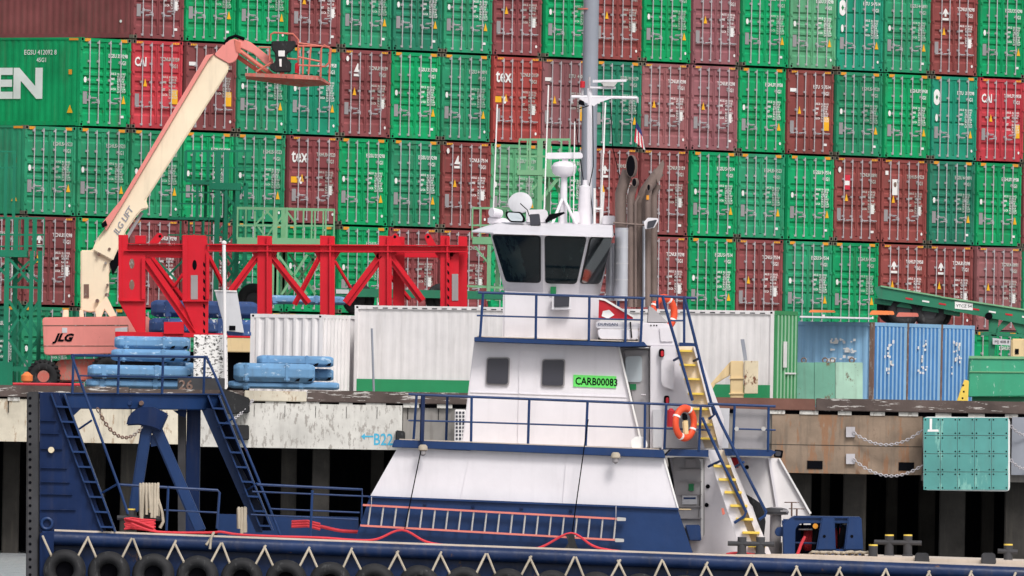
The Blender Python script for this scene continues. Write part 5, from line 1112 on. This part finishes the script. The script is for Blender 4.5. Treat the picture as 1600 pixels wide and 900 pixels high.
railing([(1106, 631, .9), (1212, 635, .9)], [[(1148, 670, .9), (1212, 672, .9)]], [(1148, 633, 1145, 703, .9), (1201, 635, 1200, 704, .9)])
P('grey_screen', [(1146, 638), (1200, 640), (1199, 701), (1143, 700)], 1.1, 1.16, 'plate'); P('grey_screen', [(1110, 637), (1140, 638), (1138, 700), (1126, 700)], 2.8, 2.9, 'grey_wall')
b = MB(); [b.lathe(at(x, 670, .85), (0, 1, 0), [(0, .05), (.08, .05)], 12) for x in (1151, 1193)]; b.bld('hinge', 'alu', tug)
fl = P('flood_lamp', rpoly([(1211, 702), (1224, 704), (1222, 716), (1209, 714)], 2), 1.0, 1.25, 'black'); P('lamp_face', rpoly([(1212, 704), (1221, 706), (1219, 713), (1211, 712)], 2), .96, .999, 'glass_grey', fl)
# aft (right) house
P('aft_wall', [(1046, 715), (1120, 715), (1185, 868), (1084, 868), (1060, 795)], 2.2, 7.5, 'white_paint'); P('aft_wall', [(1134, 713), (1217, 716), (1266, 802), (1268, 868), (1180, 868)], 4.0, 7.5, 'white_rusty'); P('edge_plate', [(1216, 716), (1219, 716), (1268, 802), (1265, 803)], 3.9, 4.2, 'marking')
dw = P('doorway', rpoly([(1050, 714), (1098, 714), (1101, 722), (1101, 838), (1090, 845), (1060, 845)], 6), 2.1, 2.199, 'door_grey', bevel=.01)
P('gasket', rpoly([(1092, 717), (1099, 717), (1099, 838), (1095, 843), (1095, 722)], 1), 2.06, 2.098, 'marking', dw)
for y in (733, 752, 772, 791, 809): P('shelf', [(1062, y), (1096, y), (1096, y + 1.5), (1062, y + 1.5)], 2.0, 2.098, 'plate', dw)
P('notice', [(1071, 717), (1088, 717), (1088, 731), (1071, 731)], 2.04, 2.098, 'plate', dw); P('notice', [(1076, 756), (1084, 756), (1084, 767), (1076, 767)], 2.04, 2.098, 'sign_green', dw); nb = P('notice', [(1066, 774), (1089, 774), (1089, 788), (1066, 788)], 2.04, 2.098, 'grey_wall', dw)
P('notice_stripe', [(1068, 777), (1087, 777), (1087, 780), (1068, 780)], 2.03, 2.038, 'navy', nb)
P('blue_box', [(1070, 820), (1094, 820), (1096, 845), (1078, 845)], 1.5, 2.05, 'navy', bevel=.02); b = MB(); b.lathe(at(1070, 796, 1.7), (1, 0, 0), [(-.14, .015), (.14, .015)], 8); b.bld('lever', 'tan_steel', tug)
b = MB()
for x, y in ((1106, 760), (1104, 789), (1167, 730)): b.lathe(at(x, y, 2.19), (0, 1, 0), [(-.05, .04), (.0, .05)], 10)
b.bld('cleat', 'black', tug)
P('hose_reel_box', [(1141, 715), (1154, 715), (1154, 731), (1141, 731)], 3.7, 3.99, 'red'); P('pipe_run', [(1200, 716), (1204, 716), (1216, 790), (1216, 866), (1212, 866), (1212, 790)], 3.9, 3.99, 'white_paint')
# stairs with yellow treads
us = P('stair_flight', [(1057, 541), (1085, 541), (1127, 700), (1098, 700)], 2.0, 2.08, 'stair_beige'); P('stringer', [(1083, 541), (1090, 543), (1131, 655), (1128, 703), (1124, 700)], 1.85, 2.0, 'white_paint', us); P('stringer', [(1055, 541), (1058, 541), (1101, 700), (1097, 700)], 1.85, 2.0, 'white_paint', us)
ls_ = P('stair_flight', [(1116, 703), (1138, 703), (1195, 868), (1170, 868)], 1.2, 1.28, 'stair_beige'); P('stringer', [(1104, 702), (1118, 703), (1183, 868), (1160, 868)], .95, 1.2, 'white_paint', ls_); P('stringer', [(1131, 702), (1136, 702), (1206, 868), (1194, 868)], .95, 1.2, 'white_paint', ls_)
for x, y in ((1060, 548), (1065, 570), (1072, 592), (1078, 615), (1085, 639), (1091, 663), (1097, 685)): b = MB(); b.pp([(x - 3, y - 1.8), (x + 22, y - 1.2), (x + 22, y + 2.4), (x - 3, y + 1.8)], T0 + 1.62, T0 + 1.995); b.bld('tread', 'yellow', us, bevel=.008)
for x, y in ((1116, 728), (1124, 749), (1133, 769), (1142, 790), (1151, 811), (1161, 832), (1170, 853)): b = MB(); b.pp([(x - 1, y - 2), (x + 26, y - 1.4), (x + 26, y + 2.8), (x - 1, y + 2.2)], T0 + .8, T0 + 1.195); b.bld('tread', 'yellow', ls_, bevel=.008)
for pts in ([(1035, 462), (1039, 478), (1072, 590), (1082, 626)], [(1069, 463), (1098, 580), (1116, 648), (1107, 655)], [(1097, 652), (1125, 715), (1166, 800), (1163, 807), (1147, 817)], [(1112, 630), (1128, 665), (1197, 800), (1195, 806), (1186, 812)]):
    Tb('hand_rail', [(x, y, .75 if y > 640 and pts[0][1] > 600 else 1.5) for x, y in pts], .034, 'navy')
for p, q, d in (((1062, 558), (1053, 563), 1.5), ((1092, 560), (1084, 564), 1.5), ((1126, 720), (1107, 729), .75), ((1162, 722), (1146, 731), .75)): Tb('rail_bracket', [(p[0], p[1], d), (q[0], q[1], d + .3)], .03, 'navy')
P('stencil', [(1127, 794), (1131, 794), (1133, 803), (1129, 805)], .93, .949, 'salmon', ls_)
# black hose bundle
b = MB()
for k in range(5): b.tube([at(1163 + k * 3, 772 + k * 2, 2.6), at(1178 + k * 3, 790, 2.5), at(1186 + k * 2, 815, 2.5), at(1187 + k, 842, 2.6)], .035, 6)
b.bld('black_hose', 'rubber', None, 'bundle of black hose hanging behind the lower stairs', 'hose', smooth=True)
# capstan / vent post
b = MB(); b.lathe(at(1211, 868, 3.0), Z, [(0, .16), (.3, .16), (.3, .13), (.92, .13), (.93, .28), (1.0, .30), (1.05, .27), (1.1, .12)], 22); cpp = b.bld('mushroom_vent', 'plate', tug, smooth=True)
b = MB(); b.lathe(at(1211, 803, 3.0), Z, [(0, .30), (.05, .31), (.12, .27), (.15, .1)], 22); b.bld('vent_cap', 'rubber_dusty', cpp, smooth=True)
# hand wheels
for x, y, w_ in ((1237, 785, 11), (1245, 795, 12)): Tb('valve_stem', [(x, y, 2.5), (x, y + 22, 2.5)], .02, 'rust_post'); b = MB(); b.ring(at(x, y, 2.5), Z, w_ / 69, .012, 20, 6); b.bld('hand_wheel', 'rust_post', tug, smooth=True)
# winch
wi = thing('deck_winch', at(1280, 872, 2.5), 'navy deck winch wound with red rope at the right end of the tug', 'winch')
def wp_(name, pts, d0, d1, m='navy', bev=.03): return P(name, pts, d0, d1, m, wi, bev)
wp_('housing', rpoly([(1224, 872), (1223, 818), (1240, 806), (1345, 808), (1345, 818), (1250, 818), (1243, 826), (1242, 872)], 4), 1.6, 2.4)
wp_('side_plate', [(1284, 808), (1304, 808), (1306, 860), (1275, 860)], 1.2, 1.5); wp_('side_plate', [(1325, 808), (1346, 808), (1349, 860), (1319, 860)], 1.2, 1.5); wp_('base', [(1272, 858), (1349, 858), (1349, 872), (1272, 872)], 1.3, 3.4)
wp_('hydraulic_motor', rpoly([(1210, 832), (1214, 824), (1232, 822), (1232, 838), (1214, 838)], 3), 1.9, 2.6); wp_('hydraulic_motor', [(1222, 811), (1238, 811), (1238, 822), (1222, 822)], 2.0, 2.5)
wp_('top_plate', [(1240, 806), (1346, 807.5), (1346, 812), (1240, 811)], 1.55, 3.4)
for xa in (1252, 1308): b = MB(); c = at(xa, 846, 2.5); b.lathe(c, X, [(0, .44), (.04, .44), (.04, .2)], 24); b.bld('drum_flange', 'black', wi)
b = MB()
for k in range(8): b.ring(at(1257 + k * 1.9 * 1.0, 843, 2.4), X, .22 + (k % 2) * .02, .028, 24, 6)
for k in range(3): b.ring(at(1306 + k * 2.4, 843, 2.4), X, .24, .03, 24, 6)
b.bld('wound_rope', 'rope_red', wi, smooth=True)
Tb('drum_bar', [(1248, 827, 1.9), (1284, 827, 1.9)], .02, 'galvanised', wi); Tb('drum_bar', [(1242, 848, 1.7), (1280, 849, 1.7)], .025, 'navy_dark', wi)
wp_('brake_band', [(1270, 820), (1280, 822), (1276, 862), (1268, 866)], 1.7, 1.9, 'black'); wp_('brake_band', [(1314, 820), (1322, 822), (1318, 856), (1309, 856)], 1.7, 1.9, 'black'); wp_('back_plate', [(1242, 820), (1345, 820), (1345, 870), (1242, 870)], 3.3, 3.5, 'navy_dark')
b = MB(); b.lathe(at(1274, 822, 1.5), (0, 1, 0), [(0, .06), (.3, .06)], 12); b.bld('brake_pin', 'orange_decal', wi)
b = MB()
for x, y in ((1288, 838), (1331, 838)): b.lathe(at(x, y, 1.19), (0, 1, 0), [(0, .035), (.01, .035)], 12)
b.bld('hole', 'black', wi)
hose([(1258, 838), (1252, 850), (1246, 866), (1240, 872)], .035, 'rope_red', 'red rope leading down off the winch drum', 'red_rope', 'rope', 1.1)
hose([(1135, 866), (1150, 864), (1175, 866), (1200, 869), (1245, 871)], .03, 'rope_red', 'red hose lying on deck under the right hand bitts', 'red_hose', 'hose', .9)
# beige rope pile
b = MB(); rn = random.Random(5)
for k in range(9):
    x0 = 1275 + k * 10.5; pts = []
    for j in range(9): a = 2 * PI * j / 9 + k; pts.append(at(x0 + math.cos(a) * 11, 866.5 + math.sin(a) * 4.0 + rn.uniform(-1, 1), .9 + math.sin(a) * .35))
    b.tube(pts, .032, 6, closed=True)
b.bld('rope_pile', 'rope', None, 'beige mooring rope heaped on deck in front of the winch', 'rope', smooth=True)
# life rings
def life_ring(c, ax, R_, r_, lab, bands=((.0), (PI / 2), (PI), (3 * PI / 2))):
    t_ = thing('life_ring', c, lab, 'life ring'); b = MB(); b.ring(c, ax, R_, r_, 40, 12, .8); b.bld('ring', 'orange', t_, smooth=True)
    ax = Vector(ax).normalized(); a_ = ax.orthogonal().normalized(); b_ = ax.cross(a_)
    for a0 in bands:
        b = MB(); pts = [Vector(c) + (a_ * math.cos(a0 + q * .13 + .4) + b_ * math.sin(a0 + q * .13 + .4)) * R_ for q in range(3)]; b.tube(pts[:2], r_ * 1.04, 12); b.bld('band', 'marking', t_, smooth=True)
    return t_
r1 = life_ring(at(1070, 661, .7), (1.25, -1, 0), .335, .085, 'orange life ring hanging on the deck railing left of the stairs')
P('light_float', [(1066, 657), (1075, 655), (1076, 680), (1068, 681)], .7, .85, 'tan_steel', 0, .03, 'small yellow light float hanging inside the life ring', 'float'); P('light_lamp', [(1066, 645), (1073, 646), (1075, 656), (1066, 657)], .7, .85, 'black', 0, .02, 'black lamp head above the yellow light float', 'lamp')
life_ring(at(1037, 489, 5.9), (1.0, -1, 0), .345, .09, 'orange life ring partly hidden behind the upper stair rails')
b = MB(); b.lathe(at(1048, 667, 1.6), Z, [(0, .09), (.36, .09), (.42, .03)], 14); b.bld('fire_extinguisher', 'red', None, 'red fire extinguisher left of the lower life ring', 'extinguisher', smooth=True)
# life raft canister
lr = thing('life_raft', at(965, 532, 1.8), 'white life raft canister behind the bridge railing', 'life raft')
for y0, y1, nm in ((502, 513, 'upper_half'), (514, 530, 'lower_half')):
    P(nm, rpoly([(931 if nm[0] == 'u' else 933, y0), (1000, y0 + 2), (999 if nm[0] == 'u' else 996, y1 + 1), (936 if nm[0] == 'l' else 931, y1)], 5), 2.02, 2.5, 'white_paint', lr, .04)
P('strap', [(984, 503), (986, 503), (988, 528), (986, 528)], 1.98, 2.015, 'black', lr); b = MB(); b.text('DUNSAN', at(934, 508.5, 1.99), X, Z, .085, .01, sx=1.3); b.bld('lettering', 'navy', lr)
P('cradle', [(935, 528), (997, 530), (997, 534), (935, 532)], 2.1, 2.6, 'black', lr)
P('banner', [(936, 467), (945, 469), (989, 495), (989, 500), (935, 497)], 2.2, 2.25, 'red', 0, 0, 'red and white cloth banner above the life raft canister', 'banner'); 
ban = [o for o in COL.objects if o.name == 'banner'][0]
for q in ([(942, 486), (952, 484), (960, 492), (950, 498), (940, 494)], [(936, 465), (946, 467), (990, 493), (989, 496), (945, 470), (936, 468)]): P('white_patch', q, 2.16, 2.198, 'marking', ban)
P('plastic_bag', rpoly([(985, 690), (992, 682), (1006, 682), (1012, 692), (1011, 701), (986, 701)], 4), 1.0, 1.5, 'marking', 0, .06, 'white plastic bag on deck at the foot of the grey door', 'bag')

b = MB(); b.pt([(581, 513, 509.6), (584, 612, 509.6)], .035, 8); b.bld('grey_post', 'pole_blue', None, 'thin grey post standing against the left part of the long white container', 'post')
b = MB(); b.tube([at(661, 640, .5), at(700, 660, .6)], .01, 5) if False else None
# deck bulwark low behind the forward deck
P('far_bulwark', [(340, 803), (560, 808), (560, 846), (340, 838)], 8.4, 8.6, 'navy')

for p in ([(735, 705), (736.4, 705), (720, 782), (718.6, 782)], [(885, 711), (886.4, 711), (880, 788), (878.6, 788)]): P('weld_seam', p, .775, .799, 'white_paint', ca_)
for p in ([(812, 538), (813.4, 538), (810, 692), (808.6, 692)], [(735, 612), (983, 620), (983.2, 621.3), (734.8, 613.3)]): P('weld_seam', p, 2.375, 2.399, 'white_paint', dh)
P('hatch', rpoly([(1030, 512), (1048, 512), (1052, 534), (1032, 534)], 2), 2.66, 2.70, 'white_paint', fc, .008)
